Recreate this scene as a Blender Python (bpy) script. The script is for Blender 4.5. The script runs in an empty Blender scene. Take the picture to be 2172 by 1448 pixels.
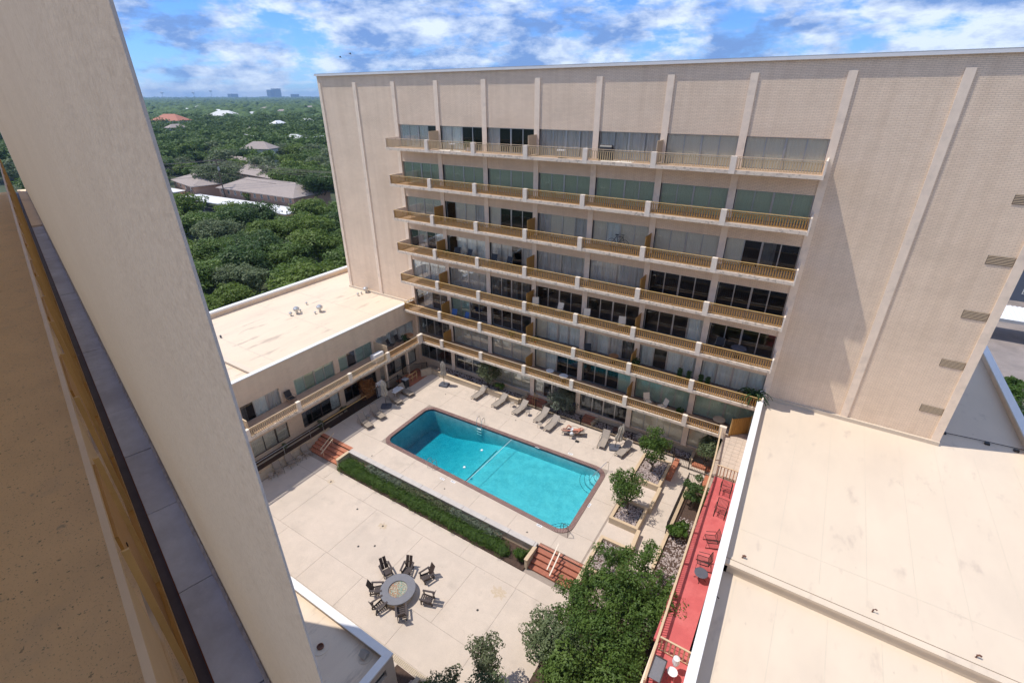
import bpy, bmesh, math, random
import numpy as np
from mathutils import Vector, Matrix, noise
sc = bpy.context.scene
C = sc.collection
R = math.radians
rnd = random.Random(7)

# ------------------------------------------------------------------ camera
CAMZ = 27.0
YAW, PITCH, ROLL, FPX = R(-32.492), R(26.772), R(-0.218), 1032.14
_f = Vector((math.sin(YAW)*math.cos(PITCH), math.cos(YAW)*math.cos(PITCH), -math.sin(PITCH)))
_r0 = Vector((math.cos(YAW), -math.sin(YAW), 0)); _u0 = _r0.cross(_f)
_r = _r0*math.cos(ROLL) + _u0*math.sin(ROLL); _u = -_r0*math.sin(ROLL) + _u0*math.cos(ROLL)
cam_d = bpy.data.cameras.new('camera'); cam = bpy.data.objects.new('camera', cam_d); C.objects.link(cam)
cam.matrix_world = Matrix(((_r.x,_u.x,-_f.x,0),(_r.y,_u.y,-_f.y,0),(_r.z,_u.z,-_f.z,CAMZ),(0,0,0,1)))
cam_d.sensor_width = 36; cam_d.lens = FPX/2172*36; cam_d.clip_start = 0.05; cam_d.clip_end = 60000
sc.camera = cam
def ray(u, v): return _f + _r*((u-1086)/FPX) - _u*((v-724)/FPX)
def G(u, v, z):                       # the point of the photo at height z, in metres
    q = ray(u, v); return q*((z-CAMZ)/q.z) + Vector((0,0,CAMZ))

# ------------------------------------------------------------------ light
SUNV = Vector((-.455, -.18, 1.0)).normalized()
sd = bpy.data.lights.new('sun', 'SUN'); sun = bpy.data.objects.new('sun', sd); C.objects.link(sun)
sd.energy = 3.1; sd.angle = R(0.55); sd.color = (1.0, 0.94, 0.85)
sun.rotation_euler = SUNV.to_track_quat('Z', 'Y').to_euler()
world = bpy.data.worlds.new('World'); sc.world = world; world.use_nodes = True
def build_world():
    nt = world.node_tree; N = nt.nodes; L = nt.links; N.clear()
    out = N.new('ShaderNodeOutputWorld'); bg = N.new('ShaderNodeBackground'); L.new(bg.outputs[0], out.inputs[0])
    sky = N.new('ShaderNodeTexSky'); sky.sky_type = 'NISHITA'; sky.sun_disc = False
    sky.sun_elevation = R(63); sky.sun_rotation = math.atan2(SUNV.x, SUNV.y) % (2*math.pi)
    sky.altitude = 200; sky.air_density = 1.0; sky.dust_density = 0.0; sky.ozone_density = 3.0
    tc = N.new('ShaderNodeTexCoord'); sep = N.new('ShaderNodeSeparateXYZ'); L.new(tc.outputs['Generated'], sep.inputs[0])
    def m(op, a, b=None, c=None):
        n = N.new('ShaderNodeMath'); n.operation = op
        for i, x in enumerate((a, b, c)):
            if x is None: continue
            if isinstance(x, (int, float)): n.inputs[i].default_value = x
            else: L.new(x, n.inputs[i])
        return n.outputs[0]
    # clouds live on a sheet above the town: direction / (height + small)
    h = m('ADD', m('MAXIMUM', sep.outputs[2], 0.0), 0.075)
    px = m('DIVIDE', sep.outputs[0], h); py = m('DIVIDE', sep.outputs[1], h)
    cmb = N.new('ShaderNodeCombineXYZ'); L.new(px, cmb.inputs[0]); L.new(py, cmb.inputs[1])
    def nz(scale, det, rough, off, src=cmb.outputs[0], dist=0.0):
        mp = N.new('ShaderNodeMapping'); mp.inputs['Location'].default_value = off; L.new(src, mp.inputs[0])
        n = N.new('ShaderNodeTexNoise'); n.inputs['Scale'].default_value = scale; n.inputs['Detail'].default_value = det
        n.inputs['Roughness'].default_value = rough; n.inputs['Distortion'].default_value = dist; L.new(mp.outputs[0], n.inputs[0]); return n.outputs[0]
    big = nz(0.33, 9, 0.56, (3.1, 1.7, 0), dist=0.25)
    # billows: isotropic in angle so that towers rise above flat bases
    mp2 = N.new('ShaderNodeMapping'); mp2.inputs['Scale'].default_value = (1,1,2.4); L.new(tc.outputs['Generated'], mp2.inputs[0])
    bil = nz(11.0, 10, 0.62, (0.4, 2.2, 1.3), src=mp2.outputs[0], dist=0.1)
    bil2 = nz(4.6, 6, 0.6, (7.4, 0.2, 4.3), src=mp2.outputs[0])
    dens = m('ADD', m('MULTIPLY', big, 0.45), m('ADD', m('MULTIPLY', bil, 0.5), m('MULTIPLY', bil2, 0.45)))
    cr = N.new('ShaderNodeValToRGB'); cr.color_ramp.elements[0].position = 0.595; cr.color_ramp.elements[1].position = 0.71
    cr.color_ramp.interpolation = 'EASE'; L.new(dens, cr.inputs[0])
    sh = N.new('ShaderNodeValToRGB'); L.new(nz(8.0, 9, 0.6, (5.5, 3.1, 0.2), src=mp2.outputs[0], dist=0.1), sh.inputs[0])
    e = sh.color_ramp.elements; e[0].position = .43; e[0].color = (1.0,1.75,3.6,1); e[1].position = .60; e[1].color = (4.6,5.1,5.8,1)
    # deeper, more saturated blue than the model gives
    hs = N.new('ShaderNodeMixRGB'); hs.blend_type = 'MULTIPLY'; hs.inputs[0].default_value = 1; hs.inputs[2].default_value = (.29,.475,.86,1); L.new(sky.outputs[0], hs.inputs[1])
    mix = N.new('ShaderNodeMixRGB'); L.new(m('MULTIPLY', cr.outputs[0], 0.9), mix.inputs[0]); L.new(hs.outputs[0], mix.inputs[1]); L.new(sh.outputs[0], mix.inputs[2])
    L.new(mix.outputs[0], bg.inputs[0]); bg.inputs[1].default_value = 0.15
build_world()
vs = sc.view_settings; vs.view_transform = 'Standard'; vs.look = 'None'; vs.gamma = 1; vs.exposure = 0.44; vs.use_curve_mapping = False
cy = sc.cycles; cy.max_bounces = 8; cy.diffuse_bounces = 4; cy.transparent_max_bounces = 24; cy.volume_bounces = 0

# ------------------------------------------------------------------ materials
def mat(name, col, rough=0.7, var=0.12, scale=3.0, col2=None, bump=0.0, bscale=40, metal=0.0, spec=0.5, spots=None, transl=0.0, stretch=None):
    m_ = bpy.data.materials.new(name); m_.use_nodes = True; nt = m_.node_tree; N = nt.nodes; L = nt.links
    b = N['Principled BSDF']; b.inputs['Roughness'].default_value = rough; b.inputs['Metallic'].default_value = metal
    b.inputs['Specular IOR Level'].default_value = spec
    tc = N.new('ShaderNodeTexCoord'); src = tc.outputs['Object']
    if stretch:
        mp = N.new('ShaderNodeMapping'); mp.inputs['Scale'].default_value = stretch; L.new(src, mp.inputs[0]); src = mp.outputs[0]
    n = N.new('ShaderNodeTexNoise'); n.inputs['Scale'].default_value = scale; n.inputs['Detail'].default_value = 8; n.inputs['Roughness'].default_value = .65
    L.new(src, n.inputs[0])
    r = N.new('ShaderNodeValToRGB'); L.new(n.outputs[0], r.inputs[0]); r.color_ramp.elements[0].position = .3; r.color_ramp.elements[1].position = .7
    c2 = col2 or tuple(min(1, c*(1+var)) for c in col); c1 = tuple(c*(1-var) for c in col)
    if col2: c1 = col
    r.color_ramp.elements[0].color = (*c1, 1); r.color_ramp.elements[1].color = (*c2, 1)
    o = r.outputs[0]
    for (sc_, lo, hi, colr, amt) in (spots or []):
        v = N.new('ShaderNodeTexNoise'); v.inputs['Scale'].default_value = sc_; v.inputs['Detail'].default_value = 5; v.inputs['Roughness'].default_value = .6; L.new(src, v.inputs[0])
        rr = N.new('ShaderNodeValToRGB'); rr.color_ramp.elements[0].position = lo; rr.color_ramp.elements[1].position = hi
        rr.color_ramp.elements[1].color = (amt,amt,amt,1); L.new(v.outputs[0], rr.inputs[0])
        mx = N.new('ShaderNodeMixRGB'); L.new(rr.outputs[0], mx.inputs[0]); L.new(o, mx.inputs[1]); mx.inputs[2].default_value = (*colr, 1); o = mx.outputs[0]
    L.new(o, b.inputs['Base Color'])
    if bump:
        bn = N.new('ShaderNodeTexNoise'); bn.inputs['Scale'].default_value = bscale; bn.inputs['Detail'].default_value = 4; L.new(tc.outputs['Object'], bn.inputs[0])
        bp_ = N.new('ShaderNodeBump'); bp_.inputs['Strength'].default_value = bump; bp_.inputs['Distance'].default_value = 0.02; L.new(bn.outputs[0], bp_.inputs['Height']); L.new(bp_.outputs[0], b.inputs['Normal'])
    if transl:
        tr = N.new('ShaderNodeBsdfTranslucent'); L.new(o, tr.inputs[0]); ms = N.new('ShaderNodeMixShader'); ms.inputs[0].default_value = transl
        L.new(b.outputs[0], ms.inputs[1]); L.new(tr.outputs[0], ms.inputs[2]); L.new(ms.outputs[0], N['Material Output'].inputs[0])
    return m_
def brick(name, a, b_, mortar, axis, bw=.27, bh=.080):
    m_ = bpy.data.materials.new(name); m_.use_nodes = True; nt = m_.node_tree; N = nt.nodes; L = nt.links; p = N['Principled BSDF']
    tc = N.new('ShaderNodeTexCoord'); sp = N.new('ShaderNodeSeparateXYZ'); L.new(tc.outputs['Object'], sp.inputs[0])
    cb = N.new('ShaderNodeCombineXYZ'); L.new(sp.outputs[{'x':0,'y':1}[axis]], cb.inputs[0]); L.new(sp.outputs[2], cb.inputs[1])
    t = N.new('ShaderNodeTexBrick'); L.new(cb.outputs[0], t.inputs[0]); t.inputs['Scale'].default_value = 1; t.inputs['Brick Width'].default_value = bw; t.inputs['Row Height'].default_value = bh
    t.inputs['Mortar Size'].default_value = .011; t.inputs['Mortar Smooth'].default_value = .3; t.inputs['Bias'].default_value = -.1
    t.inputs['Color1'].default_value = (*a,1); t.inputs['Color2'].default_value = (*b_,1); t.inputs['Mortar'].default_value = (*mortar,1)
    n = N.new('ShaderNodeTexNoise'); n.inputs['Scale'].default_value = .22; n.inputs['Detail'].default_value = 7; n.inputs['Roughness'].default_value = .7
    mp = N.new('ShaderNodeMapping'); mp.inputs['Scale'].default_value = (1,1,2.2); L.new(tc.outputs['Object'], mp.inputs[0]); L.new(mp.outputs[0], n.inputs[0])
    r = N.new('ShaderNodeValToRGB'); r.color_ramp.elements[0].position=.3; r.color_ramp.elements[1].position=.72; r.color_ramp.elements[0].color=(.90,.87,.84,1); r.color_ramp.elements[1].color=(1.06,1.03,1.0,1)
    L.new(n.outputs[0], r.inputs[0]); mx = N.new('ShaderNodeMixRGB'); mx.blend_type='MULTIPLY'; mx.inputs[0].default_value=1; L.new(t.outputs[0], mx.inputs[1]); L.new(r.outputs[0], mx.inputs[2])
    mp2 = N.new('ShaderNodeMapping'); mp2.inputs['Scale'].default_value = (1.6,1.6,.07); L.new(tc.outputs['Object'], mp2.inputs[0])       # rain streaks and repainted patches
    n2 = N.new('ShaderNodeTexNoise'); n2.inputs['Scale'].default_value = 1.0; n2.inputs['Detail'].default_value = 9; n2.inputs['Roughness'].default_value = .7; L.new(mp2.outputs[0], n2.inputs[0])
    r2 = N.new('ShaderNodeValToRGB'); r2.color_ramp.elements[0].position=.36; r2.color_ramp.elements[1].position=.56; r2.color_ramp.elements[0].color=(.86,.83,.80,1); r2.color_ramp.elements[1].color=(1,1,1,1); L.new(n2.outputs[0], r2.inputs[0])
    mx2 = N.new('ShaderNodeMixRGB'); mx2.blend_type='MULTIPLY'; mx2.inputs[0].default_value=.5; L.new(mx.outputs[0], mx2.inputs[1]); L.new(r2.outputs[0], mx2.inputs[2])
    L.new(mx2.outputs[0], p.inputs['Base Color']); p.inputs['Roughness'].default_value=.85
    bp_ = N.new('ShaderNodeBump'); bp_.inputs['Strength'].default_value=.6; bp_.inputs['Distance'].default_value=.012; bp_.invert=True; L.new(t.outputs['Fac'], bp_.inputs['Height']); L.new(bp_.outputs[0], p.inputs['Normal'])
    return m_
def glass(name, tint, mixf=0.35, rough=0.02):
    m_ = bpy.data.materials.new(name); m_.use_nodes = True; nt = m_.node_tree; N = nt.nodes; L = nt.links; N.remove(N['Principled BSDF'])
    t = N.new('ShaderNodeBsdfTransparent'); t.inputs[0].default_value = (*tint,1)
    g = N.new('ShaderNodeBsdfGlossy'); g.inputs['Roughness'].default_value = rough; g.inputs[0].default_value=(.9,.95,1,1)
    fr = N.new('ShaderNodeFresnel'); fr.inputs[0].default_value = 1.5
    ad = N.new('ShaderNodeMath'); ad.operation='MULTIPLY_ADD'; ad.inputs[1].default_value=.55; ad.inputs[2].default_value=mixf*.03; L.new(fr.outputs[0], ad.inputs[0])
    tc = N.new('ShaderNodeTexCoord'); n = N.new('ShaderNodeTexNoise'); n.inputs['Scale'].default_value=1.3; L.new(tc.outputs['Object'], n.inputs[0])
    bp_ = N.new('ShaderNodeBump'); bp_.inputs['Strength'].default_value=.12; bp_.inputs['Distance'].default_value=.03; L.new(n.outputs[0], bp_.inputs['Height']); L.new(bp_.outputs[0], g.inputs['Normal'])
    ms = N.new('ShaderNodeMixShader'); L.new(ad.outputs[0], ms.inputs[0]); L.new(t.outputs[0], ms.inputs[1]); L.new(g.outputs[0], ms.inputs[2]); L.new(ms.outputs[0], N['Material Output'].inputs[0])
    return m_
M = {}
M['brickx'] = brick('painted_brick_x', (.90,.74,.57), (.84,.68,.52), (.64,.51,.39), 'x')
M['bricky'] = brick('painted_brick_y', (.89,.73,.55), (.83,.67,.50), (.64,.51,.38), 'y')
M['stucco'] = mat('stucco', (.50,.42,.34), .9, .07, 1.2, bump=.5, bscale=22, spots=[(2.3,.5,.8,(.40,.35,.29),.35)])
M['pier'] = mat('pier_stucco', (.54,.49,.445), .95, .03, .8, bump=.06, bscale=70, spots=[(60,.46,.70,(.40,.35,.31),.55),(1.1,.45,.75,(.47,.42,.38),.7),(4,.58,.75,(.44,.39,.345),.45)])
M['conc_trim'] = mat('painted_concrete_trim', (.88,.72,.56), .8, .06, 2.5, bump=.2, spots=[(1.1,.52,.8,(.45,.37,.30),.5)])
M['white'] = mat('white_painted_concrete', (.80,.69,.57), .7, .05, 3, spots=[(2.0,.55,.8,(.55,.49,.42),.4)])
M['edge'] = mat('weathered_slab_edge', (.74,.62,.49), .8, .08, 3, spots=[(5.0,.53,.62,(.22,.18,.14),.55),(1.2,.5,.8,(.48,.41,.34),.5)])
M['coping'] = mat('white_metal_coping', (.76,.75,.73), .45, .03, 2)
M['greycap'] = mat('grey_metal_cap', (.36,.37,.38), .5, .05, 1)
M['gold'] = mat('ochre_painted_steel', (.42,.225,.055), .5, .12, 3)
M['goldlt'] = mat('ochre_rail_top', (.60,.40,.16), .45, .12, 3)
M['cream'] = mat('cream_painted_steel', (.58,.44,.29), .5, .08, 3)
M['roofc'] = mat('cream_roof_membrane', (.66,.55,.425), .75, .05, .35, bump=.15, bscale=3, spots=[(.30,.48,.72,(.57,.47,.37),.6),(1.3,.60,.72,(.45,.36,.29),.5),(4.5,.68,.75,(.36,.28,.22),.5)], stretch=(1,.45,1))
M['roofw'] = mat('cream_wing_roof', (.70,.57,.43), .75, .045, .35, spots=[(.4,.48,.75,(.60,.48,.37),.6),(.9,.60,.70,(.36,.28,.22),.6),(3.5,.66,.73,(.34,.26,.20),.5)], stretch=(1.6,.35,1))
M['roofseam'] = mat('roof_seam', (.60,.51,.40), .7, .05, 2)
M['conc'] = mat('exposed_concrete', (.585,.49,.405), .9, .06, 1.3, bump=.35, bscale=50, spots=[(.30,.45,.72,(.49,.415,.345),.7),(14,.50,.75,(.47,.40,.34),.5),(.75,.58,.72,(.40,.34,.285),.45),(3.5,.66,.74,(.34,.28,.23),.35)])
M['joint'] = mat('dark_joint', (.33,.27,.225), .95)
M['soil'] = mat('bark_soil', (.075,.045,.032), .95, .3, 8, bump=.6, bscale=20)
M['gravel'] = mat('river_gravel', (.30,.235,.215), .85, .4, 6, col2=(.58,.50,.47))
M['rock'] = mat('pale_boulder', (.48,.42,.37), .85, .15, 4, bump=.5, bscale=12)
M['terracotta'] = mat('terracotta_paver', (.43,.155,.085), .8, .12, 5, bump=.2)
M['redbrick'] = mat('red_step_brick', (.40,.14,.085), .85, .2, 9, bump=.2)
M['copingbrick'] = mat('pool_coping_brick', (.19,.105,.095), .8, .18, 12)
M['mortar'] = mat('step_mortar', (.23,.13,.095), .9, .1, 6)
M['plaster'] = mat('pool_plaster', (.33,.56,.60), .8, .10, 1.2, spots=[(1.5,.42,.68,(.56,.74,.74),.65),(7,.5,.68,(.62,.78,.78),.55)])  # plaster tone; pale mottling paints sparkle of light into the colour
M['tileline'] = mat('dark_pool_tile', (.02,.035,.06), .3)
M['tanrail'] = mat('tan_painted_rail', (.56,.41,.23), .5, .1, 3)
M['copgrey'] = mat('grey_coping_stone', (.50,.46,.43), .8, .1, 3)
M['iron'] = mat('black_iron', (.018,.015,.014), .5)
M['bronze'] = mat('dark_bronze_frame', (.07,.055,.045), .45)
M['alu'] = mat('aluminium', (.50,.50,.49), .35, .05, 3, metal=.7)
M['chrome'] = mat('stainless', (.6,.6,.6), .2, .03, 3, metal=1)
M['beigeblind'] = mat('beige_blind', (.92,.77,.58), .9, .06, 4, stretch=(9,9,.05))
M['whitecurt'] = mat('white_curtain', (.95,.87,.77), .9, .12, 6, stretch=(7,7,.05))
M['bluecurt'] = mat('grey_sheer', (.70,.62,.54), .9, .3, 6, stretch=(7,7,.05))
M['tanblind'] = mat('tan_drape', (.48,.39,.29), .9, .3, 6, stretch=(7,7,.05))
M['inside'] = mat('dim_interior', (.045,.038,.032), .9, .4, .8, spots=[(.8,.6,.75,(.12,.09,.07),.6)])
M['glass'] = glass('window_glass', (.92,.95,.96), .5)
M['glassg'] = glass('green_window_glass', (.80,.88,.86), .9)
M['glassd'] = glass('dark_window_glass', (.70,.74,.78), .7)
M['balfloor'] = mat('balcony_floor', (.42,.28,.19), .85, .12, 2)
M['sling'] = mat('taupe_sling', (.33,.28,.235), .8, .05, 5)
M['slingd'] = mat('tan_sling', (.30,.245,.195), .8, .06, 5)
M['frame'] = mat('taupe_metal', (.20,.17,.14), .45, .05, 5)
M['darkwood'] = mat('dark_brown_timber', (.052,.036,.032), .45, .25, 5, stretch=(1,8,1))
M['darkbase'] = mat('slate_plastic', (.085,.09,.115), .6, .1, 6)
M['canvas'] = mat('closed_canvas', (.40,.36,.30), .85, .2, 7)
M['greycap2'] = mat('blue_grey_stone', (.165,.165,.185), .65, .08, 5)
M['reddeck'] = mat('red_painted_deck', (.50,.10,.10), .75, .08, 2, spots=[(1.0,.45,.75,(.60,.17,.16),.7),(6,.58,.72,(.40,.07,.07),.5)])
M['tan'] = mat('tan_block', (.50,.41,.30), .85, .1, 4, bump=.3)
M['paver'] = mat('tan_paver', (.52,.43,.36), .85, .1, 3)
M['slate'] = mat('slate_tile', (.50,.53,.64), .7, .2, 3.0, bump=.5, bscale=9, spots=[(9,.55,.7,(.64,.66,.78),.45),(2.0,.5,.7,(.40,.42,.52),.5)])
M['sealant'] = mat('grey_mortar_bead', (.6,.6,.62), .9, .25, 20, bump=.8, bscale=30)
M['darksteel'] = mat('dark_channel', (.07,.055,.075), .5, .3, 6, spots=[(14,.66,.7,(.3,.25,.25),.7)])
M['rust'] = mat('rust_edge', (.16,.045,.02), .8)
M['speck'] = mat('speckled_balcony_floor', (.90,.64,.35), .85, .06, 2, bump=.4, bscale=30, spots=[(34,.63,.69,(.14,.11,.08),.75),(2.2,.55,.8,(.60,.47,.32),.5),(80,.60,.68,(.22,.16,.11),.7),(7,.66,.72,(.25,.22,.20),.5)])
M['asphalt'] = mat('asphalt', (.085,.085,.09), .9, .15, 2)
M['street'] = mat('worn_street', (.26,.22,.20), .9, .15, .5, spots=[(.4,.5,.7,(.17,.15,.14),.6)])
M['ground'] = mat('ground_cover', (.028,.045,.018), .95, .3, .03, col2=(.07,.085,.04))
M['grass'] = mat('lawn', (.06,.09,.03), .95, .2, .5)
M['pinkwall'] = mat('pink_brick', (.44,.27,.19), .9, .08, .5)
M['shingle'] = mat('grey_shingle', (.33,.275,.245), .9, .12, 1.2, stretch=(1,1,4))
M['carport'] = mat('white_carport_roof', (.74,.74,.74), .6, .05, .4)
M['redroof'] = mat('red_tile_roof', (.42,.16,.10), .8)
M['housewhite'] = mat('pale_house', (.60,.60,.58), .8)
M['darkglass'] = mat('dark_glass', (.03,.04,.05), .15)
M['towerglass'] = mat('office_tower_glass', (.10,.14,.17), .3)
M['siding'] = mat('blue_grey_siding', (.10,.12,.155), .8, .05, .3, stretch=(.2,.2,12))
M['bark'] = mat('bark', (.11,.085,.065), .95, .2, 4, bump=.5, bscale=8)
M['skin'] = mat('sunburnt_skin', (.52,.20,.13), .6, .08, 6)
M['cloth_w'] = mat('white_cloth', (.7,.7,.7), .9)
M['cloth_n'] = mat('navy_cloth', (.02,.025,.06), .9)
M['hair'] = mat('brown_hair', (.05,.03,.02), .8)
M['wood'] = mat('warm_wood', (.36,.17,.07), .6, .15, 6)
M['blackplastic'] = mat('black_plastic', (.02,.02,.022), .5)
M['blue'] = mat('blue_plastic', (.03,.10,.28), .5)
M['redp'] = mat('red_pot', (.5,.05,.03), .6)
M['whitep'] = mat('white_plastic', (.75,.76,.78), .5)
M['pot'] = mat('brown_pot', (.16,.07,.045), .7)
M['glassbead1'] = mat('amber_fire_glass', (.55,.28,.14), .3, .3, 30, col2=(.30,.50,.44))
M['pigeon'] = mat('dark_feathers', (.05,.05,.06), .8)
def leafmat(name, a, b_, transl=.38, scale=.9):
    return mat(name, a, .55, .3, scale, col2=b_, transl=transl, spec=.35)
M['leaf1'] = leafmat('oak_leaves', (.070,.130,.025), (.185,.270,.060))
M['leaf2'] = leafmat('dark_leaves', (.048,.092,.026), (.125,.200,.055))
M['leaf3'] = leafmat('yellow_green_leaves', (.090,.150,.022), (.190,.265,.048))
M['leaf4'] = leafmat('grey_green_leaves', (.10,.135,.06), (.22,.27,.13))
M['leafh'] = leafmat('boxwood_leaves', (.036,.085,.012), (.105,.185,.024), scale=3)
M['leafd'] = leafmat('shrub_leaves', (.085,.105,.05), (.22,.25,.13), scale=4)
M['leafp'] = leafmat('palm_leaves', (.020,.050,.012), (.06,.12,.03), scale=3)
M['leafo'] = leafmat('orange_leaves', (.26,.09,.03), (.50,.26,.09), scale=3)
M['leafs'] = leafmat('silver_leaves', (.12,.15,.10), (.26,.30,.22), scale=4)
M['leafc'] = leafmat('courtyard_leaves', (.045,.100,.020), (.150,.235,.045), scale=1.6)

# ------------------------------------------------------------------ helpers
WL = {}                                       # world location of every Empty
def tag(o, label=None, cat=None, group=None, kind=None):
    if label: o['label'] = label
    if cat: o['category'] = cat
    if group: o['group'] = group
    if kind: o['kind'] = kind
    return o
def thing(name, label, cat, loc=(0,0,0), rz=0, group=None):
    o = bpy.data.objects.new(name, None); C.objects.link(o); o.location = loc; o.rotation_euler = (0,0,rz); o.empty_display_size = .2
    WL[o] = Vector(loc); return tag(o, label, cat, group)
def meshobj(name, verts, faces, m_, parent=None, off=None, smooth=False):
    me = bpy.data.meshes.new(name)
    if off is None: off = WL.get(parent, Vector((0,0,0))) if parent else Vector((0,0,0))
    me.from_pydata([(v[0]-off[0], v[1]-off[1], v[2]-off[2]) for v in verts], [], faces)
    me.materials.append(m_)
    if smooth:
        for p in me.polygons: p.use_smooth = True
    o = bpy.data.objects.new(name, me); C.objects.link(o)
    if parent: o.parent = parent; WL[o] = Vector(off)
    return o
def inst(name, src, parent, loc):
    o = bpy.data.objects.new(name, src.data); C.objects.link(o); o.parent = parent; o.location = loc; WL[o] = Vector((0,0,0)); return o
class MB:
    def __init__(s): s.v = []; s.f = []
    def raw(s, vs_, fs):
        n = len(s.v); s.v += [tuple(x) for x in vs_]; s.f += [tuple(i+n for i in f) for f in fs]; return s
    def box(s, x0, x1, y0, y1, z0, z1):
        return s.raw([(x0,y0,z0),(x1,y0,z0),(x1,y1,z0),(x0,y1,z0),(x0,y0,z1),(x1,y0,z1),(x1,y1,z1),(x0,y1,z1)],
                     [(0,3,2,1),(4,5,6,7),(0,1,5,4),(1,2,6,5),(2,3,7,6),(3,0,4,7)])
    def prism(s, pts, z0, z1):               # pts: ccw polygon; z1 may be a list
        n = len(pts); zt = z1 if isinstance(z1, (list,tuple)) else [z1]*n
        return s.raw([(p[0],p[1],z0) for p in pts]+[(p[0],p[1],zt[i]) for i,p in enumerate(pts)],
                     [tuple(range(n))[::-1], tuple(range(n,2*n))]+[(i,(i+1)%n,(i+1)%n+n,i+n) for i in range(n)])
    def beam(s, a, b, w, h=None, up=(0,0,1)):
        a = Vector(a); b = Vector(b); h = h or w; d = (b-a).normalized(); up = Vector(up)
        if abs(d.dot(up)) > .98: up = Vector((1,0,0))
        x = d.cross(up).normalized()*w/2; y = x.cross(d).normalized()*h/2
        return s.raw([a-x-y,a+x-y,a+x+y,a-x+y,b-x-y,b+x-y,b+x+y,b-x+y],[(0,1,2,3),(7,6,5,4),(0,4,5,1),(1,5,6,2),(2,6,7,3),(3,7,4,0)])
    def tube(s, pts, r, k=6):
        pts = [Vector(p) for p in pts]; rings = []
        rr = r if isinstance(r, (list,tuple)) else [r]*len(pts)
        for i, p in enumerate(pts):
            d = ((pts[min(i+1,len(pts)-1)]-pts[max(i-1,0)])).normalized(); up = Vector((0,0,1)) if abs(d.z) < .95 else Vector((1,0,0))
            x = d.cross(up).normalized(); y = d.cross(x)
            rings.append([p+(x*math.cos(2*math.pi*j/k)+y*math.sin(2*math.pi*j/k))*rr[i] for j in range(k)])
        vs_ = [q for ring in rings for q in ring]; fs = []
        for i in range(len(pts)-1):
            for j in range(k): fs.append((i*k+j, i*k+(j+1)%k, (i+1)*k+(j+1)%k, (i+1)*k+j))
        fs.append(tuple(range(k))[::-1]); fs.append(tuple(range((len(pts)-1)*k, len(pts)*k)))
        return s.raw(vs_, fs)
    def lathe(s, c, prof, k=20):
        vs_ = []; fs = []
        for (r_, z) in prof: vs_ += [(c[0]+r_*math.cos(2*math.pi*j/k), c[1]+r_*math.sin(2*math.pi*j/k), c[2]+z) for j in range(k)]
        for i in range(len(prof)-1):
            for j in range(k): fs.append((i*k+j, i*k+(j+1)%k, (i+1)*k+(j+1)%k, (i+1)*k+j))
        fs.append(tuple(range(k))[::-1]); fs.append(tuple(range((len(prof)-1)*k, len(prof)*k)))
        return s.raw(vs_, fs)
    def build(s, name, m_, parent=None, off=None, smooth=False): return meshobj(name, s.v, s.f, m_, parent, off, smooth)
def bx(name, m_, parent, *a): return MB().box(*a).build(name, m_, parent)
def struct(o): o['kind'] = 'structure'; return o
kids = {}
def children(o): return [c for c in C.objects if c.parent == o]
def copy_tree(o, loc=None, rz=None, label=None, group=None):
    kidmap = {}
    for c in C.objects:
        if c.parent: kidmap.setdefault(c.parent, []).append(c)
    def rec(a, par):
        c = a.copy(); C.objects.link(c); c.parent = par
        for ch in kidmap.get(a, []): rec(ch, c)
        return c
    r = rec(o, None)
    if loc is not None: r.location = loc
    if rz is not None: r.rotation_euler = (0,0,rz)
    if label: r['label'] = label
    if group: r['group'] = group
    return r
def place(proto, spots, group):              # spots: (loc, rz, label); the first one moves the prototype
    out = []
    for i, (loc, rz, lab) in enumerate(spots):
        if i == 0: o = proto; o.location = loc; o.rotation_euler = (0,0,rz); o['label'] = lab
        else: o = copy_tree(proto, loc, rz, lab)
        if group: o['group'] = group
        out.append(o)
    return out

# ================================================================== GROUND
ZG = -2.0
g_ = MB(); g_.raw([(-40000,-6000,ZG),(40000,-6000,ZG),(40000,60000,ZG),(-40000,60000,ZG)],[(0,1,2,3)])
struct(g_.build('ground', M['ground']))

# ================================================================== APARTMENT TOWER (far side of the courtyard)
YF, YP = 34.43, 34.355                        # brick face, pilaster face
PX = [-43.57+4.786*i for i in range(12)]
PX[11] = 9.13
XL, XR, ZROOF, YB = -43.83, 9.35, 28.80, 50.0
ZR0, FH = 23.77, 3.08                        # top of rail of the top balcony, floor height
tw = thing('apartment_tower', 'tall cream brick apartment tower with seven rows of ochre balconies above the pool', 'apartment building', (-17, 42, ZG))
w = MB()
T = .35
w.box(XL, PX[2]+.2, YF, YF+T, ZG, ZROOF); w.box(PX[9]-.2, XR, YF, YF+T, ZG, ZROOF)
w.box(PX[2]+.2, PX[9]-.2, YF, YF+T, 24.77, ZROOF)
for k in range(1, 8):                        # spandrels under each balcony
    zs = ZR0-.97-FH*(k-1); zt = 24.77-FH*k
    if k < 7: w.box(PX[2]+.2, PX[9]-.2, YF, YF+T, zt, zs)
    else: w.box(PX[2]+.2, PX[9]-.2, YF, YF+T, 3.35, zs)
w.box(PX[2]+.2, PX[9]-.2, YF, YF+T, ZG, 1.4)
w.box(XL, XL+T, YF+T, YB, ZG, ZROOF); w.box(XR-T, XR, YF+T, YB, ZG, ZROOF)
w.build('wall', M['brickx'], tw)
bx('back_wall', M['bricky'], tw, XL, XR, YB, YB+.3, ZG, ZROOF)
bx('roof', M['roofc'], tw, XL+T, XR-T, YF+T, YB, 27.9, 28.1)
cp = MB(); x = XL-.12
while x < XR:
    x2 = min(x+3.04, XR+.12); cp.box(x, x2-.015, YF-.14, YF+.30, ZROOF, ZROOF+.10); x += 3.04
cp.build('parapet_cap', M['greycap'], tw)
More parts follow.
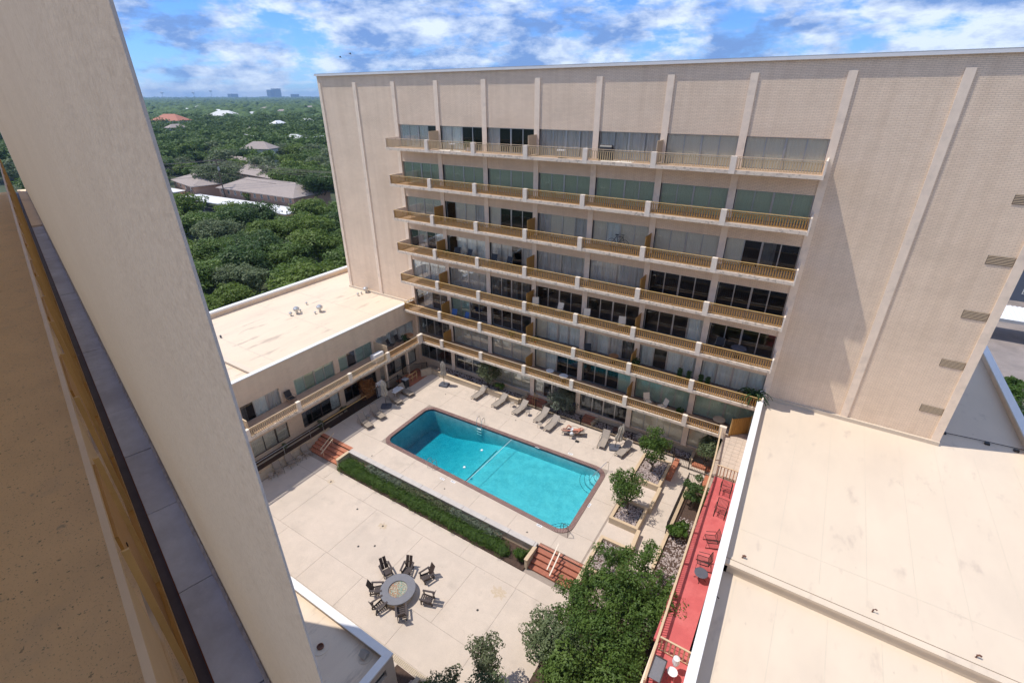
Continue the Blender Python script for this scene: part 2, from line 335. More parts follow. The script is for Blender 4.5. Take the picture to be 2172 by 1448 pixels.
bx('parapet_lip', M['coping'], tw, XL-.14, XR+.14, YF-.17, YF-.143, ZROOF-.10, ZROOF+.05)
for i in range(12):
    wd = .22 if i else .18
    z0 = 7.55 if (i < 2 or i > 9) else 1.0
    bx('pilaster', M['conc_trim'], tw, PX[i]-wd+.005, PX[i]+wd-.005, YP, YF-.002, z0, 28.14)
for k in range(8):                           # interior floors and party walls
    zf = ZR0-.79-FH*k if k < 7 else 1.4
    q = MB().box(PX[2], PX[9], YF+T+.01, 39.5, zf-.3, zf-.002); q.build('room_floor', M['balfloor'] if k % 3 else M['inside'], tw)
q = MB().box(PX[2], PX[9], 39.5, 39.7, 0, 26)
for i in range(2, 10): q.box(PX[i]-.1, PX[i]+.1, YF+T+.01, 39.5, 1.41, 25)
q.box(PX[2], PX[9], YF+T+.01, 39.5, 25.0, 25.2)
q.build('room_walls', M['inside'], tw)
# --- windows: four sliding panes per bay
BLINDS = [
 'W:dw S:gd d:dd s:ss s:ss B:BB B:BB', ]
ROWS = [  # per bay four letters: what hangs behind each pane
 ['WWWd','WWdd','Sdds','SSSS','SSSS','BBBB','BBBB'],
 ['gggg']*7,
 ['BBBB','dBBS','Bddd','SBBS','BWBB','BBBB','Bdtd'],
 ['dSdW','dWWW','SSdS','CCSS','CCCC','dddd','dddd'],
 ['WWWW','CSSS','tttt','dddd','dddd','dddW','ddddr'],
 ['dCdt','GGdd','dddd','BWWW','CWCt','WdWW','WWWW'],
 ['tdtd','BBBB','BBBB','BWdd','dddG','GGGG','GGGG'],
 ['tdtd','dttt','BBBB','ddod','tttd','BBBB','BBSS']]
CURT = {'W':'whitecurt','S':'bluecurt','B':'beigeblind','C':'bluecurt','t':'tanblind','G':'whitecurt','r':'redp','g':'beigeblind'}
def window(parent, axis, fixed, a0, a1, z0, z1, codes, n=4, glz=None):
    """a glazed opening in a wall; axis 'x' runs along x at y=fixed, axis 'y' runs along y at x=fixed (room on -x side)"""
    sgn = 1 if axis == 'x' else -1
    def B(mb, p0, p1, d0, d1, q0, q1):
        lo, hi = sorted((fixed+sgn*d0, fixed+sgn*d1))
        if axis == 'x': mb.box(p0, p1, lo, hi, q0, q1)
        else: mb.box(lo, hi, p0, p1, q0, q1)
    fr = MB(); e = .05
    B(fr, a0, a1, .12, .20, z0, z0+e); B(fr, a0, a1, .12, .20, z1-e, z1); B(fr, a0, a0+e, .12, .20, z0+e, z1-e); B(fr, a1-e, a1, .12, .20, z0+e, z1-e)
    pw = (a1-a0)/n
    for i in range(1, n):
        ww = .035 if i % 2 else .06
        B(fr, a0+i*pw-ww, a0+i*pw+ww, .115 if i % 2 == 0 else .14, .19, z0+e, z1-e)
    wn = fr.build('window', M['alu'] if glz != 'bronze' else M['bronze'], parent)
    off = WL[wn]
    for i in range(n):
        cd = codes[i] if i < len(codes) else 'd'
        gm = 'glassg' if cd in 'gG' else ('glassd' if cd in 'dt' else 'glass')
        p = MB(); B(p, a0+i*pw+.03, a0+(i+1)*pw-.03, .150, .158, z0+.04, z1-.04); p.build('pane', M[gm], wn, off)
        if cd in CURT:
            m_ = M[CURT[cd]]; x0, x1 = a0+i*pw+.02, a0+(i+1)*pw-.02
            vs_, fs = [], []; st = 26; amp = .006 if cd in 'BgG' else .035; frq = 22 if cd in 'Bg' else 9
            if cd == 't': x1 = x0+(x1-x0)*rnd.uniform(.45,.9)
            ph = rnd.random()*6
            for j in range(st+1):
                t = x0+(x1-x0)*j/st; d = (.178 if cd in 'BgG' else .215)+amp*math.sin(t*frq*2+ph)+amp*.6*math.sin(t*frq*3.1+ph*2)
                for z in (z0+.03, z1-.05): vs_.append((t, fixed+sgn*d, z) if axis == 'x' else (fixed+sgn*d, t, z))
            for j in range(st): fs.append((2*j,2*j+2,2*j+3,2*j+1))
            meshobj('curtain', vs_, fs, m_, wn, off)
    return wn
for k in range(8):
    zt = 24.77-FH*k; zf = ZR0-.79-FH*k
    if k == 7: zt, zf = 3.35, 1.41
    for b in range(7):
        a0, a1 = PX[2+b]+.235, PX[3+b]-.235
        if k == 7 and b == 3:
            window(tw, 'x', YF, a0, a0+2.7, zf, zt, 'Bdd', 3)
        else: window(tw, 'x', YF, a0, a1, zf, zt, ROWS[k][b], 4)
    if k < 8:                                # full height concrete mullion piers between the bays
        pass
# --- balconies
YBAL = 32.82
def picket_panel(L_, name, m_, parent, loc, ax='x', top=-.03):
    """half-bay railing panel of length L_; local x along the rail, z=0 at the rail top"""
    q = MB(); e = .03
    def Bx(a0,a1,b0,b1,z0,z1):
        if ax == 'x': q.box(a0,a1,b0,b1,z0,z1)
        else: q.box(b0,b1,a0,a1,z0,z1)
    Bx(.04, L_-.04, -.02, .02, -.15, -.115); Bx(.04, L_-.04, -.02, .02, -.70, -.665)
    Bx(.04, .075, -.02, .02, -.665, -.15); Bx(L_-.075, L_-.04, -.02, .02, -.665, -.15)
    n = int((L_-.2)/.145)
    for i in range(n):
        c = .1+(L_-.2)*(i+.5)/n; Bx(c-.032, c+.032, -.008, .008, -.664, -.151)
    Bx(L_*.5-.02, L_*.5+.02, -.019, .019, -.115, -.04) ; Bx(.12,.155,-.019,.019,-.115,-.04); Bx(L_-.155,L_-.12,-.019,.019,-.115,-.04)
    return q.build(name, m_, parent, off=(0,0,0))
protos = {}
def rail_run(par, off, x0, x1, y, zr, m_, mt, ax='x'):
    """one bay of railing from x0 to x1 (two panels and a top rail)"""
    L_ = (x1-x0)/2; key = (round(L_,2), m_.name, ax)
    for i in range(2):
        a = x0+i*L_
        loc = Vector((a, y, zr)) if ax == 'x' else Vector((y, a, zr))
        if key not in protos:
            o = picket_panel(L_, 'rail_panel', m_, par, loc, ax); protos[key] = o; o.location = loc-off
        else: inst('rail_panel', protos[key], par, loc-off)
    q = MB()
    if ax == 'x': q.box(x0, x1, y-.035, y+.035, zr-.038, zr)
    else: q.box(y-.035, y+.035, x0, x1, zr-.038, zr)
    q.build('top_rail', mt, par, off)
TWO = WL[tw]
for k in range(7):
    zr = ZR0-FH*k; zs = zr-.79; xl = -33.9 if k < 6 else -31.95
    xr = -.5 if k < 6 else -2.35
    sl = MB(); sl.box(xl, xr, YBAL-.10, YF-.003, zs-.18, zs-.06)
    bal = sl.build('balcony', M['edge'], tw)
    bx('floor_finish', M['balfloor'], bal, xl+.05, xr-.05, YBAL+.06, YF-.01, zs-.06, zs)
    bx('slab_lip', M['edge'], bal, xl, xr, YBAL-.12, YBAL+.05, zs-.185, zs+.03)
    gm, gt = (M['tanrail'], M['cream']) if k == 0 else (M['gold'], M['goldlt'])
    if k == 6: gt = M['cream']
    posts = [PX[i] for i in range(3, 9)]
    for px in posts: bx('post', M['white'], bal, px-.17, px+.17, YBAL-.13, YBAL+.13, zs-.19, zr+.005)
    edges = [xl]+posts+[xr]
    for i in range(len(edges)-1):
        a = edges[i]+(.17 if i else .05); b = edges[i+1]-(.17 if i < len(edges)-2 else .1)
        if k == 6 and i == 0: a += .15
        if b-a > 1: rail_run(bal, TWO, a, b, YBAL, zr, gm, gt)
    if k < 6:                                # end walls
        bx('end_wall', M['white'], bal, xr-.09, xr, YBAL-.135, YF-.01, zs-.20, zr+.01)
        if k == 5: rail_run(bal, TWO, YBAL+.05, YF-.05, xl+.02, zr, gm, gt, 'y')
        else: bx('end_wall', M['conc_trim'], bal, xl, xl+.06, YBAL-.10, YF-.01, zs-.19, zr)
    else:
        bx('corner_post', M['white'], bal, xr-.42, xr+.05, YBAL-.14, YBAL+.14, zs-.19, zr+.01)
# privacy screens between flats
for k in (0,2,3,4,5,6):
    for i in (3,5,7):
        zs = ZR0-.79-FH*k; xx = PX[i]+(.0)
        q = MB(); ya = 33.15; q.box(xx-.025, xx+.025, ya, ya+.05, zs, zs+1.42); q.box(xx-.025, xx+.025, ya+.05, YP-.002, zs+1.37, zs+1.42)
        q.box(xx-.012, xx+.012, ya+.05, YP-.002, zs+.06, zs+1.37)
        for j in range(8): yy = ya+.12+j*.14; q.box(xx+.013, xx+.03, yy, yy+.04, zs+.06, zs+1.36)
        q.build('privacy_screen', M['cream'] if k == 0 else M['gold'], tw)
# louvres
for z in (25.35, 22.3, 19.21, 16.1, 13.02, 9.86):
    lv = bx('louvre', M['bronze'], tw, 7.80, 8.90, YF-.015, YF-.003, z-.24, z+.24)
    for j in range(6): 
        q = MB(); zz = z-.20+j*.078; q.raw([(7.82,YF-.032,zz),(8.88,YF-.032,zz),(8.88,YF-.018,zz+.01),(7.82,YF-.018,zz+.01),(7.82,YF-.032,zz+.025),(8.88,YF-.032,zz+.025),(8.88,YF-.018,zz+.035),(7.82,YF-.018,zz+.035)],
                 [(0,1,2,3),(7,6,5,4),(0,4,5,1),(1,5,6,2),(2,6,7,3),(3,7,4,0)]); q.build('louvre_blade', M['cream'], lv, WL[lv])
bx('base_flashing', M['roofseam'], tw, PX[9]+.25, XR+.02, YF-.16, YF-.003, 7.58, 7.86)
bx('base_flashing', M['roofseam'], tw, XL, -34.0, YF-.16, YF-.003, 7.58, 7.80)

# ================================================================== LEFT WING (two storeys, cream roof)
XW = -34.0
lw = thing('west_wing', 'two storey cream brick wing with pale flat roof left of the pool', 'apartment building', (-41, 20, ZG))
LWO = WL[lw]
WIN = [(14.83,18.12),(19.5,23.56),(24.1,28.1),(28.62,33.9)]
q = MB(); ys = [2]+[v for p_ in WIN for v in p_]+[YF-.003]
XWb = XW-.3
q.box(XWb, XW, 2, YF-.003, 5.93, 8.02); q.box(XWb, XW, 2, YF-.003, 2.6, 4.3)
q.box(XWb, XW, 2, YF-.003, ZG, 1.0)
for (z0, z1) in ((4.3,5.93),(1.0,2.6)):
    for i in range(0, len(ys), 2): q.box(XWb, XW, ys[i], ys[i+1], z0, z1)
q.box(-48.6, -48.3, 2, YF-.003, ZG, 8.02); q.box(-48.3, XWb, 2, 2.3, ZG, 8.02)
q.build('wall', M['bricky'], lw)
rf = bx('roof', M['roofw'], lw, -48.3, XW-.3, 2.3, YF-.003, 7.4, 7.6)
for (yy) in (7.5, 12.2, 19.0, 25.5, 30): bx('membrane_seam', M['roofseam'], rf, -48.2, XW-.4, yy, yy+.10, 7.6, 7.606)
bx('coping', M['coping'], lw, XW-.33, XW+.06, 2, 34.3, 8.02, 8.09)
bx('coping', M['coping'], lw, -48.75, -48.25, 2, 41.9, 8.02, 8.20)
bx('roof', M['roofw'], lw, -48.3, XL-.02, YF+.001, 42, 7.4, 7.598); bx('wall', M['bricky'], lw, -48.6, -48.3, YF, 42, ZG, 8.02); bx('wall', M['bricky'], lw, -48.3, XL-.02, 42.002, 42.3, ZG, 8.02)
bx('expansion_curb', M['roofc'], lw, -47.8, XW-.34, 16.7, 17.0, 7.606, 7.84); bx('expansion_curb_cap', M['roofc'], lw, -47.9, XW-.34, 16.62, 17.08, 7.84, 7.90)
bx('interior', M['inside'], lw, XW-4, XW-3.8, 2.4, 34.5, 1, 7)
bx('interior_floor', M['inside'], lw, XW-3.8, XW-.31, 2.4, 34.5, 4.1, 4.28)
CW = ['tSSd','GGgd'[::-1],'ggdG','WWWWW']
for i, (a, b) in enumerate(WIN):
    window(lw, 'y', XW, a, b, 4.32, 5.92, ['tWSd','GgGG','GdGG','WWWWW'][i], 5 if i == 3 else (3 if i == 0 else 4))
    window(lw, 'y', XW, a, b, 1.02, 2.58, ['BBB','tddW','ddtd','BtBtB'][i], 5 if i == 3 else (3 if i == 0 else 4), glz='bronze')
wb = bx('balcony', M['edge'], lw, XW+.003, -31.9, 4, 32.68, 4.30, 4.42)
bx('floor_finish', M['balfloor'], wb, XW+.01, -32.0, 4, 32.67, 4.42, 4.48)
bx('slab_lip', M['edge'], wb, -32.02, -31.86, 4, 32.68, 4.295, 4.52)
py = [8.9, 13.9, 18.25, 23.5, 28.1]
for y in py: bx('post', M['white'], wb, -32.08, -31.82, y-.17, y+.17, 4.29, 5.26)
bx('corner_post', M['white'], wb, -32.12, -31.8, 32.3, 32.95, 4.29, 5.30)
ed = [4.5]+py+[32.3]
for i in range(len(ed)-1): rail_run(wb, LWO, ed[i]+.17, ed[i+1]-(.17 if i < 5 else .02), -31.95, 5.25, M['gold'] if i == 5 else M['tanrail'], M['cream'], 'y')
for y in (28.35,):
    q = MB(); q.box(XW+.01, -32.2, y-.02, y+.02, 5.72, 5.78); q.box(-32.25, -32.2, y-.03, y+.03, 4.48, 5.72); q.box(XW+.01, -32.26, y-.01, y+.01, 4.52, 5.72)
    for j in range(9): q.box(XW+.1+j*.18, XW+.15+j*.18, y-.03, y-.012, 4.53, 5.7)
    q.build('privacy_screen', M['cream'], lw)
bx('privacy_screen', M['cream'], lw, XW+.01, -32.3, 14.2, 14.3, 4.48, 5.7)
for y in (28.6, 31.6): bx('balcony_column', M['conc_trim'], lw, -33.2, -32.95, y-.1, y+.1, .7, 4.29)
# roof vents
def vent(x, y, z, s=1.0, par=lw):
    q = MB(); q.lathe((x,y,z), [(.10*s,0),(.10*s,.28*s),(.22*s,.30*s),(.24*s,.45*s),(.12*s,.56*s)], 12); return q.build('roof_vent', M['alu'], par)
c8 = lambda x_, y_: (400+x_/3.81, 480+y_/3.81)
for (x_, y_, s_) in [(878,705,1.3),(1065,690,1.3),(1435,535,1.2),(828,722,.7),(905,690,.5),(1025,708,.5),(955,632,.5),(1370,560,.6),(1398,548,.5)]:
    p_ = G(*c8(x_,y_), 7.6); vent(p_.x, p_.y, 7.6, s_)
bx('roof_pipe', M['darkbase'], lw, *(lambda p_: (p_.x-.06,p_.x+.06,p_.y-.06,p_.y+.06,7.606,7.85))(G(*c8(262,900),7.6)))

# ================================================================== RIGHT WING (big cream roof)
rw = thing('east_wing', 'low wing with broad cream flat roof and white parapet right of the pool', 'apartment building', (7, 18, ZG))
RWO = WL[rw]
def PXo(y): return -.24 + (-.81+.24)*(y-11.76)/(32.73-11.76)
q = MB(); q.prism([(PXo(4)+.04,4),(PXo(4)+.30,4),(PXo(34.3)+.30,34.3),(PXo(34.3)+.04,34.3)], ZG, 8.10); q.box(13.75,14.1,4,60,ZG,8.1)
q.build('wall', M['bricky'], rw)
q = MB(); q.prism([(PXo(4)-.02,4),(PXo(4)+.36,4),(PXo(34.35)+.36,34.35),(PXo(34.35)-.02,34.35)], 8.10, 8.20); q.build('coping', M['coping'], rw)
bx('coping', M['coping'], rw, 13.65, 14.15, 18.8, 60, 8.1, 8.2)
zr2 = 7.15
rf = MB(); rf.prism([(PXo(18.7)+.31,18.7),(13.74,18.7),(13.74,60),(9.4,60),(9.4,34.5),(PXo(34.4)+.31,34.48)], 7.2, 7.6); rf = rf.build('roof', M['roofc'], rw)
rf2 = MB(); rf2.prism([(PXo(4)+.31,4),(30,4),(30,18.35),(PXo(18.3)+.31,18.35)], 6.8, 7.15); rf2 = rf2.build('lower_roof', M['roofc'], rw)
bx('roof_step', M['roofseam'], rw, .1, 30, 18.36, 18.68, 6.9, 7.60)
bx('step_cap', M['roofc'], rw, -.05, 30, 18.30, 18.62, 7.60, 7.74); bx('step_cap', M['roofc'], rw, -.05, 30, 18.72, 18.88, 7.601, 7.68)
for i, xx in enumerate((1.9, 3.7, 5.5, 7.3, 9.1, 11.0, 12.8)): bx('membrane_seam', M['roofseam'], rf, xx, xx+.035, 19.2+.3*i, 34.2, 7.6, 7.604)
bx('membrane_seam', M['roofseam'], rf, .2, 13.5, 20.9, 20.94, 7.6, 7.605)
for xx in (2.3, 4.2, 6.1, 8.0): bx('membrane_seam', M['roofseam'], rf2, xx, xx+.035, 4, 18.2, 7.15, 7.154)
bx('edge_strip', M['roofseam'], rf2, .55, .60, 4, 18.2, 7.151, 7.156)
def pt(u, v, z): p_ = G(u, v, z); return p_.x, p_.y
def stub(u, v, z, h=.3, r=.05, par=rw, m_='pot'):
    x_, y_ = pt(u, v, z); q = MB(); q.tube([(x_,y_,z),(x_,y_,z+h*.35),(x_+.06,y_,z+h*.5),(x_+.12,y_,z+h*.42)], r, 6); q.build('roof_pipe', M[m_], par)
stub(1575,1182,7.6,.32); stub(1850,1297,7.6,.45,.03); stub(2070,1393,7.6,.35,.04)
cb = MB(); a = G(1998,917,7.62); b = G(2172,955,7.62)
cb.tube([a+Vector((0,0,.04)), a.lerp(b,.5)+Vector((0,0,.06)), b+Vector((0,0,.04))], .022, 5); cb.build('roof_cable', M['iron'], rw)
for (u_, v_) in ((2001,919),(2093,942),(2155,957)): x_, y_ = pt(u_,v_,7.6); bx('cable_anchor', M['iron'], rw, x_-.12,x_+.12,y_-.1,y_+.1,7.603,7.72)
x_, y_ = pt(1508,1268,7.15); q = MB(); q.tube([(x_-.1,y_,7.2),(x_+.1,y_+.03,7.45),(x_+.3,y_+.05,7.3)], .025, 5); q.build('roof_pipe', M['iron'], rw)

# ================================================================== CLUB ROOM (low roof at the bottom)
cl = thing('club_room', 'low white-edged flat roofed room beside the fire pit terrace', 'building', (-20, 4, ZG))
cxe, cyn = -12.36, 8.70
q = MB(); q.box(-30, cxe, cyn-.28, cyn, -.1, 3.3); q.box(cxe-.28, cxe, -6, 6.9, -.1, 3.3); q.box(cxe-.28, cxe, 8.2, cyn-.28, -.1, 3.3); q.box(cxe-.28, cxe, 6.9, 8.2, -.1, 2.35); q.box(cxe-.28, cxe, 6.9, 8.2, 2.85, 3.3)
q.box(-30,-29.7,-6,cyn-.28,-.1,3.3); q.build('wall', M['stucco'], cl)
bx('window', M['darkglass'], cl, cxe-.2, cxe-.15, 6.92, 8.18, 2.36, 2.84)
bx('roof', M['roofw'], cl, -29.7, cxe-.28, -6, cyn-.28, 2.8, 3.0)
bx('coping', M['coping'], cl, -30.05, cxe+.04, cyn-.34, cyn+.04, 3.3, 3.4); bx('coping', M['coping'], cl, cxe-.34, cxe+.04, -6, cyn-.342, 3.3, 3.4)
x_, y_ = pt(680,1372,3.0); q = MB(); q.lathe((x_,y_,3.0), [(.42,0),(.42,.02),(.40,.025)], 24); q.build('vent_flange', M['roofc'], cl)
q = MB(); q.lathe((x_,y_,3.02), [(.16,0),(.17,.08),(.13,.12),(.12,.02)], 14); q.build('drain', M['pot'], cl)
x_, y_ = pt(774,1392,3.0); q = MB(); q.box(x_-.13,x_+.13,y_-.13,y_+.13,3.0,3.22); q.raw([(x_-.2,y_-.2,3.22),(x_+.2,y_-.2,3.22),(x_+.2,y_+.2,3.22),(x_-.2,y_+.2,3.22),(x_-.2,y_,3.42),(x_+.2,y_,3.42)],[(0,3,2,1),(0,1,5,4),(2,3,4,5),(0,4,3),(1,2,5)]); q.build('exhaust_hood', M['alu'], cl)
q = MB(); q.lathe((x_,y_,3.0), [(.36,0),(.36,.02),(.34,.025)], 24); q.build('vent_flange', M['roofc'], cl)
# ================================================================== CAMERA-SIDE TOWER (its balcony is in the foreground)
AZ = R(-76.74)
dS = Vector((math.sin(AZ), math.cos(AZ), 0)); dN = Vector((math.cos(AZ), -math.sin(AZ), 0)); O0 = Vector((0,0,CAMZ))
def SN(s, n, z): return tuple(O0 + dS*s + dN*n + Vector((0,0,z)))
nt_ = thing('near_tower', 'beige stucco tower in the foreground with slate-topped ledge and tall pier', 'apartment building', (-6, -4, ZG))
NTO = WL[nt_]
def sbox(name, m_, par, s0, s1, n0, n1, z0, z1, off=None):
    vs_ = [SN(s, n, z) for z in (z0, z1) for (s, n) in ((s0,n0),(s1,n0),(s1,n1),(s0,n1))]
    return meshobj(name, vs_, [(0,1,2,3),(7,6,5,4),(0,4,5,1),(1,5,6,2),(2,6,7,3),(3,7,4,0)], m_, par, off)
ZL = -2.60
sbox('tower_wall', M['white'], nt_, -14, 23.1, -13, -1.0, -28.8, 1.5)
# pier: a slim wedge that springs from the outer edge of the ledge
s0, s1, n0 = .638, 23.1, .1115
vs_ = [SN(s, n, z) for z in (-28.8, 5.0) for (s, n) in ((s0,n0),(s1,n0),(s1,.42),(s0+.55,.19),(s0+.003,n0+.004))]
meshobj('pier', vs_, [(0,1,2,3,4),(9,8,7,6,5),(0,5,6,1),(1,6,7,2),(2,7,8,3),(3,8,9,4),(4,9,5,0)], M['pier'], nt_)
slab = sbox('balcony_floor', M['speck'], nt_, -8, 22, -.995, -.145, ZL-.25, ZL-.001)
sbox('ledge', M['sealant'], nt_, -6, 22, -.088, n0-.001, ZL-.25, ZL-.012)
sbox('gutter_channel', M['darksteel'], nt_, -6, 22, -.144, -.093, ZL-.22, ZL-.035)
sbox('gutter_edge', M['rust'], nt_, -6, 22, -.0925, -.0885, ZL-.22, ZL+.004)
s = -4.0; step = .84
i = 0
while s < 15.3:
    a = s+.004; b = min(s+step-.004, 15.35)
    sbox('slate_tile', M['slate'], nt_, a, b, -.087, .103+.003*((i*7)%3-1), ZL-.011, ZL+.0015*((i*5)%3)); s += step; i += 1
sbox('ledge_end', M['conc_trim'], nt_, 15.36, 22, -.087, .108, ZL-.011, ZL+.03)
# sealant bead against the pier
vs_ = []; fs = []; st = 240
for j in range(st+1):
    s = .4+15*j/st; wv = .007+.006*noise.noise(Vector((s*9,0,0)))+.004*noise.noise(Vector((s*31,2,0)))
    vs_ += [SN(s, n0-.0015, ZL+.018+wv), SN(s, n0-.012-wv, ZL+.006), SN(s, n0-.0015, ZL-.004)]
for j in range(st): fs += [(3*j,3*j+3,3*j+4,3*j+1),(3*j+1,3*j+4,3*j+5,3*j+2)]
meshobj('sealant_bead', vs_, fs, M['sealant'], nt_)
# railing seen from above
rl = sbox('railing', M['cream'], nt_, -6, 22, -.197, -.173, -1.562, -1.53)
RLO = WL[rl]
sbox('lower_rail', M['cream'], rl, -6, 22, -.196, -.172, -2.10, -2.07, RLO)
sbox('bottom_rail', M['gold'], rl, -6, 22, -.178, -.146, -2.575, -2.55, RLO)
s = -4.1; i = 0
while s < 21:
    if i % 2 == 0:
        sbox('picket_board', M['gold'], rl, s, s+.62, -.176, -.164, -2.56, -1.60, RLO)
        for ss in (s+.16,): 
            c = SN(ss, -.1635, -1.78); 
            vv = [tuple(Vector(c)+dS*.011*math.cos(t)+Vector((0,0,.011*math.sin(t)))+dN*(.004 if q_ else 0)) for q_ in (0,1) for t in [k*math.pi/4 for k in range(8)]]
            meshobj('bolt', vv, [tuple(range(8))[::-1], tuple(range(8,16))]+[(j,(j+1)%8,(j+1)%8+8,j+8) for j in range(8)], M['iron'], rl, RLO)
    else: sbox('picket_board', M['cream'], rl, s, s+.62, -.196, -.184, -2.56, -1.60, RLO)
    sbox('picket', M['goldlt'], rl, s+.70, s+.712, -.172, -.146, -2.56, -1.62, RLO)
    s += .78; i += 1

# ================================================================== COURTYARD GROUND
ZD, ZT = .75, 0.0
PC = [G(909.7,858,.78), G(808.2,935,.78), G(1203.3,1140.8,.78), G(1291.5,997,.78)]   # outer corners of the coping
PC = [Vector((p_.x, p_.y)) for p_ in PC]                                              # NW, SW, SE, NE (ccw)
def inset(poly, d):
    n = len(poly); out = []
    for i in range(n):
        a, b, c = poly[i-1], poly[i], poly[(i+1)%n]
        d1 = (b-a).normalized(); d2 = (c-b).normalized(); n1 = Vector((-d1.y, d1.x)); n2 = Vector((-d2.y, d2.x))
        p1 = b+n1*d; p2 = b+n2*d; den = d1.x*d2.y-d1.y*d2.x; t = ((p2.x-p1.x)*d2.y-(p2.y-p1.y)*d2.x)/den; out.append(p1+d1*t)
    return out
def rounded(poly, r, seg=7):
    out = []; n = len(poly)
    for i in range(n):
        a, b, c = poly[i-1], poly[i], poly[(i+1)%n]
        d1 = (a-b).normalized(); d2 = (c-b).normalized(); ang = d1.angle(d2); t = r/math.tan(ang/2)
        p1 = b+d1*t; p2 = b+d2*t; ctr = b+(d1+d2).normalized()*(r/math.sin(ang/2))
        a1 = math.atan2(*(p1-ctr).yx); a2 = math.atan2(*(p2-ctr).yx)
        da = (a2-a1+math.pi)%(2*math.pi)-math.pi
        for k in range(seg+1): out.append(ctr+Vector((math.cos(a1+da*k/seg), math.sin(a1+da*k/seg)))*r)
    return out
out_r = rounded(PC, 1.05); in_r = rounded(inset(PC, .34), .75)
def sheet_hole(name, m_, x0, x1, y0, y1, z, hole, zb):
    bm = bmesh.new(); rect = [(x0,y0),(x1,y0),(x1,y1),(x0,y1)]
    A_ = [bm.verts.new((x_,y_,z)) for x_,y_ in rect]; B_ = [bm.verts.new((p_.x,p_.y,z)) for p_ in hole]
    es = [bm.edges.new((A_[i],A_[(i+1)%4])) for i in range(4)]+[bm.edges.new((B_[i],B_[(i+1)%len(B_)])) for i in range(len(B_))]
    bmesh.ops.triangle_fill(bm, edges=es, use_beauty=True)
    for L_ in (A_, B_):
        lo = [bm.verts.new((v.co.x,v.co.y,zb)) for v in L_]
        for i in range(len(L_)): bm.faces.new((L_[i], L_[(i+1)%len(L_)], lo[(i+1)%len(L_)], lo[i]))
    bmesh.ops.recalc_face_normals(bm, faces=bm.faces)
    me = bpy.data.meshes.new(name); bm.to_mesh(me); bm.free(); me.materials.append(m_)
    o = bpy.data.objects.new(name, me); C.objects.link(o); return o
deck = struct(sheet_hole('pool_deck', M['joint'], -32.45, -.5, 19.83, YF-.01, ZD-.012, out_r, ZG)); WL[deck] = Vector((0,0,0))
def clip_poly(poly, a, b):           # keep the part to the left of a->b
    res = []; d = b-a; n = len(poly)
    f = lambda p_: d.x*(p_.y-a.y)-d.y*(p_.x-a.x)
    for i in range(n):
        p_, q_ = poly[i], poly[(i+1)%n]; fp, fq = f(p_), f(q_)
        if fp >= 0: res.append(p_)
        if (fp >= 0) != (fq >= 0): res.append(p_+(q_-p_)*(fp/(fp-fq)))
    return res
def slabs(par, xs, ys, z, name='concrete_slab', m_=None, hole=None, thick=.012, gap=.008, jog=None):
    for j in range(len(ys)-1):
        xx = jog[j] if jog else xs
        for i in range(len(xx)-1):
            rect = [Vector((xx[i]+gap,ys[j]+gap)),Vector((xx[i+1]-gap,ys[j]+gap)),Vector((xx[i+1]-gap,ys[j+1]-gap)),Vector((xx[i]+gap,ys[j+1]-gap))]
            pieces = [rect]
            if hole:                 # subtract the pool: keep the convex pieces outside each edge in turn
                pieces = []; rest = rect
                for k in range(4):
                    a, b = hole[k], hole[(k+1)%4]
                    outp = clip_poly(rest, b, a)
                    if len(outp) > 2: pieces.append(outp)
                    rest = clip_poly(rest, a, b)
                    if len(rest) < 3: break
            for k, pc in enumerate(pieces):
                ar = abs(sum(pc[t].x*pc[(t+1)%len(pc)].y-pc[(t+1)%len(pc)].x*pc[t].y for t in range(len(pc))))/2
                if ar < .02: continue
                MB().prism([tuple(p_) for p_ in pc], z-thick+.0005, z).build(name, m_ or M['conc'], par)
slabs(deck, [-32.44,-29.7,-26.4,-23.1,-19.8,-16.5,-13.2,-9.9,-7.72], [19.84,22.0,25.6,28.4,31.0,33.16], ZD, hole=PC)
slabs(deck, [-7.60,-5.4,-3.0], [19.84,22.6,25.3,27.9,30.3,32.4,33.2], ZD)
ter = struct(bx('terrace', M['joint'], None, -34.5, -1.9, 4, 19.82, ZG, ZT-.012)); WL[ter] = Vector((0,0,0))
slabs(ter, None, [4.0,8.2,10.05,12.40,16.85,18.10], ZT, gap=.009, jog=[
    [-34,-28,-22,-16,-10,-4],[-32.3,-28.4,-24.0,-19.1,-14.8,-10.4,-6.0,-2],[-32.3,-26.6,-22.6,-19.1,-14.8,-10.45,-6.2,-2],[-32.3,-27.6,-22.5,-18.0,-13.5,-10.5,-7.0,-2],[-32.3,-28.5,-24,-19.1,-14.9,-10.55,-7.4,-2]])
for (u_, v_, r0_) in ((702,1021,.32),(812,1115,.34),(1058,1256,.5)):
    x_, y_ = pt(u_, v_, .002); q = MB(); K2 = 22; vv = [(x_,y_,.0016)]
    for j in range(K2): rr = r0_*(1+.28*math.sin(j*1.9+u_)+.18*math.sin(j*3.7)); vv.append((x_+rr*math.cos(2*math.pi*j/K2), y_+rr*.7*math.sin(2*math.pi*j/K2), .0016))
    q.raw(vv, [(0,1+j,1+(j+1)%K2) for j in range(K2)]); q.build('rust_stain', mat('rust_stain', (.47,.36,.235), .9, .12, 9, col2=(.58,.48,.385)), ter)
